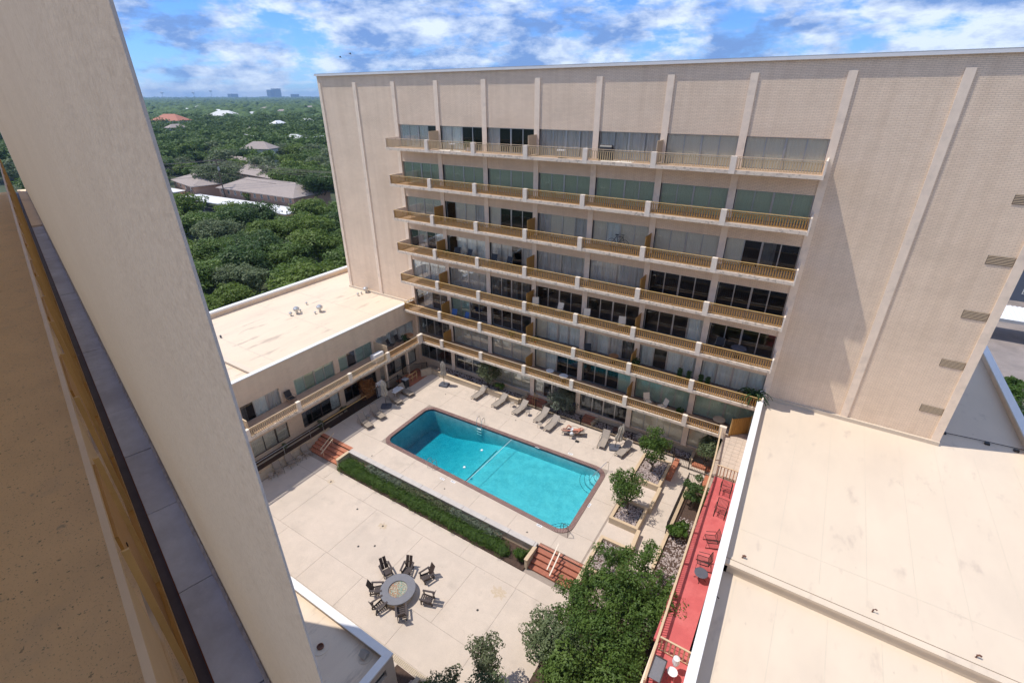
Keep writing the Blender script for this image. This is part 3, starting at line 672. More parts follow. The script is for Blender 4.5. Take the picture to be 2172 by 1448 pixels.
# brick border beside the club room
bb = MB(); x = -23.0
while x < -8:
    bb.box(x, x+.09, 9.72+rnd.uniform(-.01,.01), 10.0, .0, .03); x += .11
o = bb.build('brick_border', M['tan'], ter); o['kind'] = 'stuff'
struct(bx('planting_bed', M['soil'], None, -13.5, -8.0, 6.2, 9.68, -.05, .02))
k_ = thing('bed_kerb', 'tan kerb wall between gravel bed and shrubs by the club room', 'low wall', (-11.9, 8.3, 0)); bx('kerb_wall', M['tan'], k_, -12.1,-11.85,6.3,9.7,.02,.28)

# ------------------------------------------------------------------ pool
pool = thing('swimming_pool', 'rectangular turquoise swimming pool with brick coping in the courtyard', 'swimming pool', (PC[0].x/2+PC[2].x/2, PC[0].y/2+PC[2].y/2, .78))
PO = WL[pool]
def arc(poly):
    L_ = [0]
    for i in range(len(poly)): L_.append(L_[-1]+(poly[(i+1)%len(poly)]-poly[i]).length)
    return L_
inn = rounded(inset(PC, .34), .75)
cb = MB()
for side in range(4):
    pass
def along(poly, n):
    L_ = arc(poly); tot = L_[-1]; out = []
    j = 0
    for k in range(n):
        t = tot*k/n
        while L_[j+1] < t: j += 1
        a = poly[j]; b = poly[(j+1)%len(poly)]; out.append(a+(b-a)*((t-L_[j])/max(1e-9, L_[j+1]-L_[j])))
    return out
no = 400
oo = along(out_r, no)
def nearest_in(p_):
    best = None
    for i in range(len(in_r)):
        a = in_r[i]; b = in_r[(i+1)%len(in_r)]; d = b-a; t = max(0, min(1, (p_-a).dot(d)/d.length_squared)); q_ = a+d*t
        if best is None or (q_-p_).length < best[0]: best = ((q_-p_).length, q_)
    return best[1]
ii_ = [nearest_in(p_) for p_ in oo]
for k in range(no):
    a, b, c, d = oo[k], oo[(k+1)%no], ii_[(k+1)%no], ii_[k]
    e1 = (b-a)*.10; e2 = (c-d)*.10; h = .795+rnd.uniform(-.003,.003)
    cb.prism([tuple(a+e1),tuple(b-e1),tuple(c-e2),tuple(d+e2)], .70, h)
o = cb.build('coping_brick', M['copingbrick'], pool); o['kind'] = 'stuff'
q = MB(); n = len(out_r)
q.raw([(p_.x,p_.y,.782) for p_ in oo]+[(p_.x,p_.y,.782) for p_ in ii_], [(i,(i+1)%no,(i+1)%no+no,i+no) for i in range(no)]); q.build('coping_mortar', M['paver'], pool)
# basin: deep end on the left, sloping to the shallow right
def zbot(x_):
    xa, xb, xc = PC[0].x, PC[0].x+9.0, PC[2].x
    return -1.75 if x_ < xa+3 else (-1.75+(x_-xa-3)/6.0*1.35 if x_ < xb else -.40+.10*(x_-xb)/(xc-xb))
NI = len(in_r)
def basin(name, top, shrink, bias, m_, lid):
    rim = inset(in_r[::1], shrink) if shrink else list(in_r)
    xs_ = [min(p_.x for p_ in rim)-1, PC[0].x+3, PC[0].x+9, max(p_.x for p_ in rim)+1]; q = MB()
    for i in range(3):
        pl_ = clip_poly(clip_poly(rim, Vector((xs_[i],100)), Vector((xs_[i],-100))), Vector((xs_[i+1],-100)), Vector((xs_[i+1],100))); n = len(pl_)
        lo = [(p_.x,p_.y,zbot(p_.x)+bias) for p_ in pl_]; hi = [(p_.x,p_.y,top) for p_ in pl_]
        q.raw(lo, [tuple(range(n))] if not lid else [tuple(range(n))[::-1]])
        if lid: q.raw(hi, [tuple(range(n))])
        for j in range(n):
            k = (j+1)%n; mx_ = (pl_[j].x+pl_[k].x)/2
            if abs(pl_[j].x-pl_[k].x) < 1e-5 and (abs(mx_-xs_[1]) < 1e-4 or abs(mx_-xs_[2]) < 1e-4): continue
            q.raw([lo[j],lo[k],hi[k],hi[j]], [(0,1,2,3)] if lid else [(3,2,1,0)])
    o = q.build(name, m_, pool); bm = bmesh.new(); bm.from_mesh(o.data); bmesh.ops.remove_doubles(bm, verts=bm.verts, dist=.0005)
    bm.to_mesh(o.data); bm.free(); return o
basin('basin', .70, 0, 0, M['plaster'], False)
wm = bpy.data.materials.new('pool_water'); wm.use_nodes = True; nt = wm.node_tree; N = nt.nodes; L = nt.links; N.remove(N['Principled BSDF'])
t = N.new('ShaderNodeBsdfTransparent'); gl = N.new('ShaderNodeBsdfGlossy'); gl.inputs['Roughness'].default_value = .05; fr = N.new('ShaderNodeFresnel'); fr.inputs[0].default_value = 1.33
ms = N.new('ShaderNodeMixShader'); L.new(t.outputs[0], ms.inputs[1]); L.new(gl.outputs[0], ms.inputs[2]); L.new(ms.outputs[0], N['Material Output'].inputs[0])
tc = N.new('ShaderNodeTexCoord'); v1 = N.new('ShaderNodeTexNoise'); v1.inputs['Scale'].default_value = 3.6; v1.inputs['Detail'].default_value = 5; v1.inputs['Distortion'].default_value = 1.2; L.new(tc.outputs['Object'], v1.inputs[0])
bp_ = N.new('ShaderNodeBump'); bp_.inputs['Strength'].default_value = .75; bp_.inputs['Distance'].default_value = .04; L.new(v1.outputs[0], bp_.inputs['Height']); L.new(bp_.outputs[0], gl.inputs['Normal']); L.new(bp_.outputs[0], fr.inputs['Normal'])
spz = N.new('ShaderNodeSeparateXYZ'); L.new(tc.outputs['Object'], spz.inputs[0]); gt_ = N.new('ShaderNodeMath'); gt_.operation = 'GREATER_THAN'; gt_.inputs[1].default_value = -.186; L.new(spz.outputs[2], gt_.inputs[0])   # only the water's top face mirrors
mu_ = N.new('ShaderNodeMath'); mu_.operation = 'MULTIPLY'; L.new(gt_.outputs[0], mu_.inputs[0]); L.new(fr.outputs[0], mu_.inputs[1]); L.new(mu_.outputs[0], ms.inputs[0])
va = N.new('ShaderNodeVolumeAbsorption'); va.inputs[0].default_value = (.0,.80,.855,1); va.inputs[1].default_value = .80; L.new(va.outputs[0], N['Material Output'].inputs['Volume'])
basin('pool_water', .60, .004, .006, wm, True)
# dark tile band, break line and corner steps
q = MB(); nb = len(in_r)
q.raw([(p_.x,p_.y,.70) for p_ in in_r]+[( (p_+((PC[0]+PC[2])/2-p_).normalized()*.004).x,(p_+((PC[0]+PC[2])/2-p_).normalized()*.004).y,.601) for p_ in in_r], [(i,(i+1)%nb,(i+1)%nb+nb,i+nb) for i in range(nb)]); q.build('waterline_tile', M['tileline'], pool)
xbk = PC[0].x+8.3
q = MB(); zb1 = zbot(xbk)+.012; q.raw([(xbk-.04,21.9,zbot(xbk-.04)+.014),(xbk+.04,21.9,zbot(xbk+.04)+.014),(xbk+.04,27.6,zbot(xbk+.04)+.014),(xbk-.04,27.6,zbot(xbk-.04)+.014)],[(0,1,2,3)]); q.build('break_line_tile', M['tileline'], pool)
for (cx, cy, a0) in ((in_r and inset(PC,.34)[3].x, inset(PC,.34)[3].y, 180),(inset(PC,.34)[2].x, inset(PC,.34)[2].y, 90)):
    for k in range(4):
        rr = 1.75-.36*k; zt = -.30+.15*k
        pts = [(cx,cy)]+[(cx+rr*math.cos(R(a0+90*j/12)), cy+rr*math.sin(R(a0+90*j/12))) for j in range(13)]
        # keep the wedge inside the basin
        pts = [(min(px_, cx-.012), py_+(-.02 if a0 == 180 else .02)) for px_, py_ in pts]
        MB().prism(pts, -.52, zt).build('pool_step', M['plaster'], pool)
        e_ = MB()
        for j in range(12):
            if k == 3 and j % 1: continue
            p1, p2 = Vector((*pts[j+1],zt+.008)), Vector((*pts[j+2],zt+.008)); e_.beam(p1, p1+(p2-p1)*.8, .03, .012)
        o = e_.build('step_nosing_tile', M['tileline'], pool)
for (u_, v_) in ((1022,955),(985,991)):
    x_, y_ = pt(u_, v_, .6); q = MB(); q.lathe((x_,y_,.57), [(.02,0),(.10,.03),(.10,.09),(.02,.12)], 12); o = tag(q.build('float', M['whitep']), 'small white ball float at %s of the pool' % ('the far side' if v_ < 970 else 'the near side'), 'pool float')
def ladder(x_, y_, sgn, lab):
    t_ = thing('pool_ladder', lab, 'pool ladder', (x_,y_,.75)); 
    for dx in (-.25,.25):
        q = MB(); pts = [(x_+dx,y_+sgn*.45,.76),(x_+dx,y_+sgn*.45,1.3),(x_+dx,y_+sgn*.35,1.5),(x_+dx,y_+sgn*.12,1.52),(x_+dx,y_-sgn*.05,1.35),(x_+dx,y_-sgn*.10,.9),(x_+dx,y_-sgn*.10,-.2)]; q.tube(pts, .024, 6); q.build('grab_rail', M['chrome'], t_)
    for zz in (.45,.15,-.12): bx('rung', M['whitep'], t_, x_-.25,x_+.25,y_-sgn*.10-.05,y_-sgn*.10+.05,zz,zz+.03)
yN = lambda x_: PC[0].y+(PC[3].y-PC[0].y)*(x_-PC[0].x)/(PC[3].x-PC[0].x)
yS = lambda x_: PC[1].y+(PC[2].y-PC[1].y)*(x_-PC[1].x)/(PC[2].x-PC[1].x)
ladder(-21.45, yN(-21.45)-.30, 1, 'stainless pool ladder on the far long side of the pool')
ladder(-21.5, yS(-21.5)+.30, -1, 'stainless pool ladder on the near long side of the pool')
def handrail(p1, p2, lab, m_):
    t_ = thing('pool_handrail', lab, 'handrail', (p1.x,p1.y,.75)); q = MB(); d = (p2-p1)
    pts = [p1+Vector((0,0,.0)), p1+Vector((0,0,.75)), p1+Vector((0,0,.88))+d*.05, p1+d*.14+Vector((0,0,.90)), p1+d*.9+Vector((0,0,.05)), p2+Vector((0,0,-.25)), p2+Vector((0,0,-.75))]
    q.tube(pts, .022, 6); q.build('rail', m_, t_)
    q = MB(); q.tube([p1+d*.62+Vector((0,0,.38)), p1+d*.62+Vector((0,0,-.6))], .02, 6); q.build('post', m_, t_)
p1, p2 = G(1290,997,.78), G(1252,1012,.6); handrail(Vector((*p1.xy,.78)), Vector((*p2.xy,.6)), 'bent steel handrail at the far right corner steps', M['chrome'])
p1, p2 = G(1204,1139,.78), G(1190,1107,.6); handrail(Vector((*p1.xy,.78)), Vector((*p2.xy,.6)), 'bent steel handrail at the near right corner steps', M['bronze'])
q = MB(); a_ = Vector((xbk+1.1, yN(xbk+1.1)-.40, .66)); b_ = Vector((xbk+.9, yS(xbk+.9)+.40, .66)); q.tube([a_, a_.lerp(b_,.5)-Vector((0,0,.03)), b_], .018, 5); tag(q.build('float_rope', M['whitep']), 'thin pale rope stretched across the pool over the dark floor line', 'rope')
# depth plates set in the deck: white plates with small dark numerals
pl = [(1250,1071,60,'far right end of the deck edge'),(1144,1114,-28,'near side by the steps'),(938,1015,-28,'near side by the ladder'),(961,1021,-28,'near side right of the ladder'),(1140,948,-20,'far side middle'),(1210,962,-20,'far side right'),(1062,917,-20,'far side left of centre'),(860,901,40,'left end')]
for (u_, v_, a_, lb) in pl:
    x_, y_ = pt(u_, v_, .752); q = MB(); q.box(-.2,.2,-.085,.085,.751,.756); o = q.build('depth_plate', M['whitep']); o.location = (x_,y_,0); o.rotation_euler = (0,0,R(90 if a_ > 0 else 0))
    tag(o, 'small white depth plate set in deck, '+lb, 'depth marker', 'pool depth plates')
    for k in range(3):
        q = MB(); q.box(-.13+k*.10,-.09+k*.10,-.05,.05,.7565,.7575) if k != 1 else q.box(-.05,.0,-.05,.05,.7565,.7575); m2 = q.build('mark', M['blackplastic'], o, (0,0,0))

# ------------------------------------------------------------------ retaining wall, hedge bed, stairs
rwl = thing('retaining_wall', 'long grey-capped brick retaining wall between pool deck and lower terrace', 'retaining wall', (-20, 19.7, 0))
bx('wall', M['bricky'], rwl, -28.45, -10.75, 19.60, 19.825, 0, .80)
x = -28.5
while x < -10.8: bx('coping_stone', M['copgrey'], rwl, x+.008, min(x+1.95, -10.7)-.008, 19.50, 19.90, .80, .87); x += 1.96
struct(bx('hedge_bed', M['soil'], None, -28.4, -10.8, 18.10, 19.59, -.01, .10))
def stairs(xa, xb, lab, tile, name='courtyard_steps'):
    st_ = thing(name, lab, 'steps', ((xa+xb)/2, 19.1, 0)); n = 5; yt, yb_ = 20.05, 18.47; run = (19.83-18.47)/4
    for k in range(n):
        y0 = 18.47+run*k; y1 = y0+run if k < 4 else 20.06; z1 = .15*(k+1)+(.003 if k == 4 else 0)
        stp = bx('step', M['mortar'] if tile == 'b' else M['joint'], st_, xa, xb, y0+.012, y1, .15*k if k < 4 else .60, z1-.008)
        q = MB(); x = xa+.01
        if tile == 'b':
            while x < xb-.08:
                q.box(x, x+.085, y0, y1-.008 if k < 4 else y0+.25, z1-.10, z1+rnd.uniform(-.002,.002)); x += .10
            o = q.build('tread_brick', M['redbrick'], stp, WL[stp]); o['kind'] = 'stuff'
            if k == 4:
                bx('landing', M['mortar'], st_, xa, xb, y0+.26, 20.0, .74, .756)
        else:
            ws = [.62,1.25,1.0,1.0]; s_ = sum(ws); x = xa
            for w_ in ws:
                x2 = x+w_*(xb-xa)/s_; MB().box(x+.008, x2-.008, y0, y1-.006 if k < 4 else y0+.34, z1-.12, z1).build('tread_tile', M['terracotta'], stp, WL[stp]); x = x2
    return st_
stairs(-32.38, -28.62, 'five terracotta tile steps at the left end of the hedge', 't')
stairs(-10.62, -7.45, 'five red brick steps with white rails right of the hedge', 'b')
def cheek(name, xa, xb, lab, ya=18.35, yb=19.6, m_='tan', z=.80):
    o = thing(name, lab, 'low wall', ((xa+xb)/2, ya, 0)); bx('wall', M['tan'], o, xa, xb, ya, yb, 0, z); bx('coping_stone', M['cream'], o, xa-.03, xb+.03, ya-.03, yb, z, z+.05)
cheek('step_cheek_wall', -28.60, -28.40, 'low cream wall between terracotta steps and hedge')
cheek('step_cheek_wall', -10.82, -10.64, 'low cream wall between hedge and red brick steps')
cheek('step_cheek_wall', -7.43, -7.18, 'low stained wall on the tree side of the red brick steps', 18.3, 19.9)
def steprail(cx, lab, m_='white'):
    t_ = thing('step_handrail', lab, 'handrail', (cx, 19, 0))
    for dx, a, b in ((-.14, (19.95,1.62),(18.42,.86)),(.14,(19.6,1.35),(18.25,.70))):
        q = MB(); q.beam((cx+dx,a[0],a[1]),(cx+dx,b[0],b[1]),.075,.05); q.build('rail', M[m_], t_)
    for y_, zb, zt in ((19.6,.78,1.44),(18.55,.16,.90)):
        q = MB(); q.tube([(cx,y_,zb),(cx,y_,zt)],.025,6); q.build('post', M['cream'], t_)
        q = MB(); q.tube([(cx-.14,y_,zt-.12),(cx+.14,y_,zt-.12)],.02,6); q.build('crossbar', M['cream'], t_)
steprail(-30.5, 'double cream handrail on the terracotta steps', 'cream'); steprail(-9.1, 'double white handrail on the red brick steps')
# west side: low wall along the terrace, bed and railing in front of the wing
lwl = thing('terrace_side_wall', 'low tan wall with cream coping beside the lower terrace chairs', 'low wall', (-32.45, 12, 0))
bx('wall', M['tan'], lwl, -32.62, -32.42, 4, 20.6, 0, .75); bx('coping_stone', M['cream'], lwl, -32.66, -32.38, 4, 20.9, .75, .80)
struct(bx('west_bed', M['soil'], None, -33.99, -32.63, 4, 28.8, ZG, .72))
bk = thing('bed_edging', 'thin tan edging running through the dark bed by the wing', 'edging', (-33.4, 16, .72)); bx('edging', M['tan'], bk, -33.42,-33.32,8,23.6,.72,.80)
rlw = thing('deck_railing', 'grey pipe railing along the bed left of the stairs', 'railing', (-32.5, 14, .8))
q = MB(); q.tube([(-32.52,8,1.72),(-32.52,20.3,1.72)],.025,6); q.build('top_rail', M['alu'], rlw)
for y_ in (9,11.5,14,16.5,19,20.3): q = MB(); q.tube([(-32.52,y_,.8),(-32.52,y_,1.72)],.02,5); q.build('post', M['alu'], rlw)
rlg = thing('deck_railing', 'ochre topped railing on the deck edge left of the first loungers', 'railing', (-32.5, 22, .8))
q = MB(); q.box(-32.56,-32.48,20.4,25.3,1.72,1.77); q.build('top_rail', M['goldlt'], rlg)
for y_ in (20.5,22.1,23.7,25.2): q = MB(); q.tube([(-32.52,y_,.75),(-32.52,y_,1.72)],.02,5); q.build('post', M['iron'], rlg)
q = MB()
for k in range(40): q.box(-32.53,-32.51,20.5+k*.12,20.515+k*.12,.85,1.70)
q.build('picket_panel', M['iron'], rlg)

# ------------------------------------------------------------------ far side beds along the tower
def lowwall(name, lab, pts, z0, z1, m_='tan', cop='cream', wd=.22):
    o = thing(name, lab, 'low wall', (pts[0][0], pts[0][1], z0))
    for a, b in zip(pts[:-1], pts[1:]):
        a, b = Vector((*a,0)), Vector((*b,0)); q = MB(); q.beam(a+Vector((0,0,(z0+z1)/2)), b+Vector((0,0,(z0+z1)/2)), wd, z1-z0); q.build('wall', M[m_], o)
        q = MB(); d = (b-a).normalized()*.03; q.beam(a-d+Vector((0,0,z1+.025)), b+d+Vector((0,0,z1+.025)), wd+.06, .05); q.build('coping_stone', M[cop], o)
    return o
def gravelbed(name, x0, x1, y0, y1, z, n, seed, dark=0):
    b = struct(bx(name, M['soil'], None, x0, x1, y0, y1, z-.5, z)); r_ = random.Random(seed)
    q = MB(); ico = [(-.5,-.5,-.4),(.5,-.4,-.4),(.4,.5,-.4),(-.4,.4,-.4),(-.2,-.2,.4),(.3,-.1,.35),(.1,.3,.4)]
    fi = [(3,2,1,0),(0,1,5,4),(1,2,6,5),(2,3,6),(3,0,4,6),(4,5,6)]
    for k in range(n):
        s = r_.uniform(.05,.13); a = r_.random()*6.3; x_ = r_.uniform(x0+.06,x1-.06); y_ = r_.uniform(y0+.06,y1-.06); ca, sa = math.cos(a)*s, math.sin(a)*s
        q.raw([(x_+p_[0]*ca-p_[1]*sa, y_+p_[0]*sa+p_[1]*ca, z+p_[2]*s*.6+.03) for p_ in ico], fi)
    o = q.build('gravel', M['gravel']); tag(o, kind='stuff'); return b
lowwall('planter_wall', 'long low cream wall in front of the far left rock bed', [(-31.0,33.0),(-20.3,32.98)], .75, 1.28)
lowwall('planter_wall', 'cream end wall of the far left rock bed beside the door steps', [(-20.25,33.1),(-20.0,34.0)], .75, 1.28)
lowwall('planter_wall', 'inner raised tan wall behind the far left rock bed', [(-24.9,34.1),(-20.0,34.1)], .76, 1.5, wd=.16)
gravelbed('rock_bed', -30.8, -20.4, 33.12, 34.3, 1.12, 900, 3)
gravelbed('rock_bed', -17.55, -14.1, 33.45, 34.4, .86, 420, 4)
gravelbed('rock_bed', -12.8, -4.5, 33.42, 34.3, .86, 900, 5)
lowwall('planter_wall', 'short slanting cream wall right of the first door steps', [(-17.9,33.4),(-17.6,34.35)], .75, 1.15, wd=.16)
lowwall('planter_wall', 'short slanting cream wall right of the second door steps', [(-12.95,33.4),(-12.8,34.35)], .75, 1.15, wd=.16)
lowwall('planter_wall', 'tan kerb against the tower behind the far right rock bed', [(-12.75,34.42),(-4.3,34.42)], .75, 1.3, wd=.16)
lowwall('planter_wall', 'tan end kerb of the far right rock bed beside the round shrub', [(-4.3,34.3),(-4.3,33.1)], .75, 1.15, wd=.18)
lowwall('planter_wall', 'thin cream kerb under the far iron fence', [(-20.2,33.28),(-5.6,33.28)], .75, .87, wd=.14)
for i, (x0, x1, lab) in enumerate(((-19.9,-17.95,'terracotta landing steps below the orange-lit lobby door'),(-14.0,-13.0,'small terracotta steps between the two far rock beds'))):
    t_ = thing('door_steps', lab, 'steps', ((x0+x1)/2, 33.8, .75))
    for k in range(3):
        y0 = 33.38+.25*k; bx('step', M['terracotta'], t_, x0, x1, y0, y0+.25 if k < 2 else 34.34, .75, .93+.15*k)
t_ = thing('door_handrail', 'small ochre handrail at the lobby door steps', 'handrail', (-18.9, 33.6, .9))
for dx in (-.12,.12): 
    q = MB(); q.tube([(-18.9+dx,33.4,.93),(-18.9+dx,33.4,1.75),(-18.9+dx,33.9,1.95),(-18.9+dx,33.9,1.1)],.022,6); q.build('rail', M['goldlt'], t_)
# iron fence along the deck edge
def ironfence(name, lab, pts, z, h=1.05, pitch=.115, posts=None):
    o = thing(name, lab, 'iron fence', (pts[0][0], pts[0][1], z))
    for a, b in zip(pts[:-1], pts[1:]):
        a, b = Vector((*a,z)), Vector((*b,z)); L_ = (b-a).length; d = (b-a)/L_; q = MB()
        q.beam(a+Vector((0,0,h)), b+Vector((0,0,h)), .045, .03); q.beam(a+Vector((0,0,.1)), b+Vector((0,0,.1)), .035, .03)
        n = int(L_/pitch)
        for k in range(n): p_ = a+d*(k+.5)*L_/n; q.beam(p_+Vector((0,0,.1)), p_+Vector((0,0,h)), .017)
        q.build('picket_panel', M['iron'], o)
        for p_ in (a, b): 
            q = MB(); q.beam(p_, p_+Vector((0,0,h+.06)), .055); q.build('post', M['iron'], o)
fx = [-20.81,-18.5,-16.2,-13.9,-11.5,-9.2,-7.4,-5.65]
ironfence('iron_fence', 'long black iron fence between loungers and far rock beds', [(x_,33.16) for x_ in fx], ZD)
ironfence('iron_fence', 'short black iron fence crossing the side path near the round shrub', [(-5.5,32.42),(-4.25,32.38),(-3.0,32.38)], ZD)
ironfence('iron_fence', 'black iron fence round the narrow shrub bed beside the side path', [(-3.9,25.2),(-3.9,30.7),(-2.9,30.7)], ZD)
ironfence('iron_fence', 'black iron gate fence under the balconies at the far left corner', [(-33.3,31.0),(-31.6,32.9)], .95)
# side walkway pavers
t_ = thing('terracotta_edging', 'terracotta paver strip on the right edge of the side path', 'paving strip', (-2.7, 31, .75))
for k in range(7): bx('paver', M['terracotta'], t_, -2.95, -2.62, 29.0+k*.5, 29.49+k*.5, .75, .80)
t_ = thing('terracotta_edging', 'terracotta bench strip beside the tallest planter tree', 'paving strip', (-5.3, 31.5, .75))
for k in range(4): bx('paver', M['terracotta'], t_, -5.42, -5.05, 30.3+k*.62, 30.91+k*.62, .75, 1.12)
t_ = thing('terracotta_edging', 'terracotta ledge below the round shrub by the tower', 'paving strip', (-3.8, 33, .75))
for k in range(4): bx('paver', M['terracotta'], t_, -4.15+k*.42, -3.74+k*.42, 32.9, 33.35, .75, .95)
# planters right of the pool
def planter(x0, x1, y0, y1, lab, seed, z=1.2):
    o = thing('planter', lab, 'planter', (x0, y0, .75)); wv = .2
    for nm, a in (('wall',(x0,x1,y0,y0+wv)),('wall',(x0,x1,y1-wv,y1)),('wall',(x0,x0+wv,y0+wv,y1-wv)),('wall',(x1-wv,x1,y0+wv,y1-wv))):
        bx('wall', M['tan'], o, *a, .75, z)
        bx('coping_stone', M['cream'], o, a[0], a[1], a[2], a[3], z, z+.05)
    gravelbed('rock_bed', x0+wv, x1-wv, y0+wv, y1-wv, z-.12, int((x1-x0)*(y1-y0)*110), seed)
planter(-7.70, -5.45, 28.70, 31.9, 'cream walled rock planter with the farthest slim tree', 11)
planter(-7.50, -5.50, 24.05, 26.3, 'cream walled rock planter with the middle slim tree', 12)
planter(-7.35, -5.30, 19.5, 22.4, 'cream walled rock planter under the big tree by the brick steps', 13)
lowwall('side_path_wall', 'tan wall between the middle planter and the side path', [(-5.4,26.3),(-5.4,28.7)], .75, 1.2, wd=.18)
lowwall('side_path_wall', 'tan wall between side path and the big tree', [(-5.3,22.4),(-5.4,24.05)], .75, 1.2, wd=.18)
lowwall('side_path_wall', 'low wall edging the narrow shrub bed under the red deck', [(-3.75,22.0),(-3.75,30.6)], .75, .95, wd=.14)
struct(bx('side_bed', M['soil'], None, -3.68, -2.1, 20, 30.6, ZG, .82)); 
gravelbed('rock_bed', -3.6, -2.2, 20.2, 27.2, .84, 700, 14)
struct(bx('tree_bed', M['soil'], None, -7.1, -2.0, 8, 18.3, ZG, .12))
# north west corner
t_ = thing('corner_landing', 'terracotta paved landing at the far left corner of the deck', 'landing', (-32, 31, .75))
for j in range(6):
    for k in range(3): bx('paver', M['terracotta'], t_, -33.2+k*.66, -32.55+k*.66, 29.8+j*.53, 30.32+j*.53, .751, .81)
lowwall('corner_wall', 'sloping cream wall at the far left corner landing', [(-31.6,31.9),(-31.05,32.9)], .75, 1.5, wd=.22)
t_ = thing('corner_handrail', 'ochre pipe handrail on the far left corner landing', 'handrail', (-31.3, 31, .81))
for dy in (0,.62,1.25): q = MB(); q.tube([(-31.7,30.1+dy,.81),(-31.7,30.1+dy,1.7)],.03,6); q.build('post', M['goldlt'], t_)
for zz in (1.7,1.25): q = MB(); q.tube([(-31.7,30.1,zz),(-31.7,31.35,zz)],.03,6); q.build('rail', M['goldlt'], t_)
ironfence('iron_fence', 'grey pipe and mesh fence behind the white table', [(-32.4,26.6),(-32.4,29.4),(-31.9,29.4)], ZD, 1.2)

# ------------------------------------------------------------------ red deck terrace (first floor level, right)
rd = struct(bx('red_deck', M['reddeck'], None, -2.0, -.45, 15.3, 28.05, 4.32, 4.5)); WL[rd] = Vector((0,0,0))
for y_ in (17.9,20.4,22.9,25.4): pass
struct(bx('red_deck_lower', M['reddeck'], None, -1.75, -.3, 8.0, 15.28, 4.32, 4.49))
fl = struct(bx('tiled_walkway', M['joint'], None, -2.35, -.6, 28.06, YF-.02, 4.3, 4.49)); WL[fl] = Vector((0,0,0))
for j in range(13):
    for k in range(4): bx('floor_tile', M['paver'], fl, -2.30+k*.42, -1.895+k*.42, 28.2+j*.43, 28.615+j*.43, 4.49, 4.502)
struct(bx('deck_wall', M['conc_trim'], None, -1.9, -1.7, 8, 32.7, .7, 4.30))
rr_ = thing('terrace_railing', 'long cream flat-topped railing along the red deck', 'railing', (-2.1, 22, 4.5))
def XR_(y): return -1.70-(y-12.8)*.0335-(.28 if y > 28 else 0)*(y-28)/5
ya = 12.9
while ya < 32.4:
    yb_ = min(ya+2.4, 32.6); q = MB(); x0, x1 = XR_(ya), XR_(yb_)
    q.beam((x0,ya,5.27),(x1,yb_,5.27),.10,.04); q.build('top_rail', M['cream'], rr_)
    q = MB(); q.beam((x0,ya,4.60),(x1,yb_,4.60),.04,.04); q.beam((x0,ya,5.15),(x1,yb_,5.15),.04,.03); n = int((yb_-ya)/.13)
    for k in range(n):
        t = (k+.5)/n; p_ = Vector((x0+(x1-x0)*t, ya+(yb_-ya)*t, 4.6)); q.beam(p_, p_+Vector((0,0,.55)), .016, .06, up=(1,0,0))
    q.build('rail_panel', M['cream'], rr_)
    q = MB(); q.beam((x0,ya,4.5),(x0,ya,5.25),.08); q.build('post', M['cream'], rr_)
    ya = yb_
def crossrail(lab, y_, x0, x1, zf, m_='cream'):
    t_ = thing('cross_railing', lab, 'railing', (x0, y_, zf)); q = MB(); q.box(x0,x1,y_-.04,y_+.04,zf+.88,zf+.93); q.build('top_rail', M[m_], t_)
    bx('bottom_rail', M[m_], t_, x0,x1,y_-.02,y_+.02,zf+.05,zf+.09)
    n = int((x1-x0)/.19)
    for k in range(n): c = x0+(k+.5)*(x1-x0)/n; bx('picket', M[m_], t_, c-.035,c+.035,y_-.012,y_+.012,zf+.09,zf+.88)
crossrail('cream cross railing between the red deck and tiled walkway', 28.12, -2.02, -.62, 4.5)
crossrail('cream cross railing at the near end of the red deck', 14.9, -1.68, -.30, 4.5)
gs = thing('walkway_screen', 'tall ochre ribbed privacy screen at the end of the tiled walkway', 'privacy screen', (-1.5, 33.4, 4.5))
a, b = Vector((-2.08,33.05,4.5)), Vector((-.95,34.1,4.5)); q = MB(); q.beam(a+Vector((0,0,.75)), b+Vector((0,0,.75)), .03, 1.45); q.build('panel', M['gold'], gs)
for k in range(9): p_ = a.lerp(b, (k+.3)/9)+Vector((.02,-.03,.05)); q = MB(); q.beam(p_, p_+Vector((0,0,1.4)), .06, .03); q.build('rib', M['gold'], gs)
for p_ in (a, b): q = MB(); q.beam(p_, p_+Vector((0,0,1.55)), .07); q.build('post', M['goldlt'], gs)
# beyond the near cross railing
t_ = thing('dark_planter_table', 'dark rimmed table with pale top at the bottom edge by the red deck', 'table', (-1.4, 13.6, 4.49))
bx('top', M['greycap2'], t_, -1.62, -1.15, 13.1, 14.1, 5.18, 5.22); 
for a in ((-1.66,-1.62,13.05,14.15),(-1.15,-1.11,13.05,14.15),(-1.62,-1.15,14.1,14.15)): bx('rim', M['darkwood'], t_, *a, 5.12, 5.25)
for sx in (-1.62,-1.18):
    for sy in (13.1,14.05): bx('leg', M['darkwood'], t_, sx, sx+.05, sy, sy+.05, 4.49, 5.12)
t_ = thing('grey_chair', 'pale grey moulded chair beside the dark rimmed table', 'chair', (-.8, 14.2, 4.49))
q = MB(); q.lathe((-.82,14.0,4.9), [(.05,0),(.20,.0),(.22,.05),(.05,.05)], 14); q.build('seat', M['whitep'], t_)
q = MB(); q.lathe((-.80,14.35,4.95), [(.10,0),(.16,.2),(.14,.45),(.05,.5)], 12); q.build('backrest', M['whitep'], t_)
for dx, dy in ((-.14,-.14),(.14,-.14),(-.14,.2),(.14,.2)): q = MB(); q.tube([(-.82+dx,14+dy,4.49),(-.82+dx*.8,14+dy*.8,4.92)],.015,5); q.build('leg', M['alu'], t_)
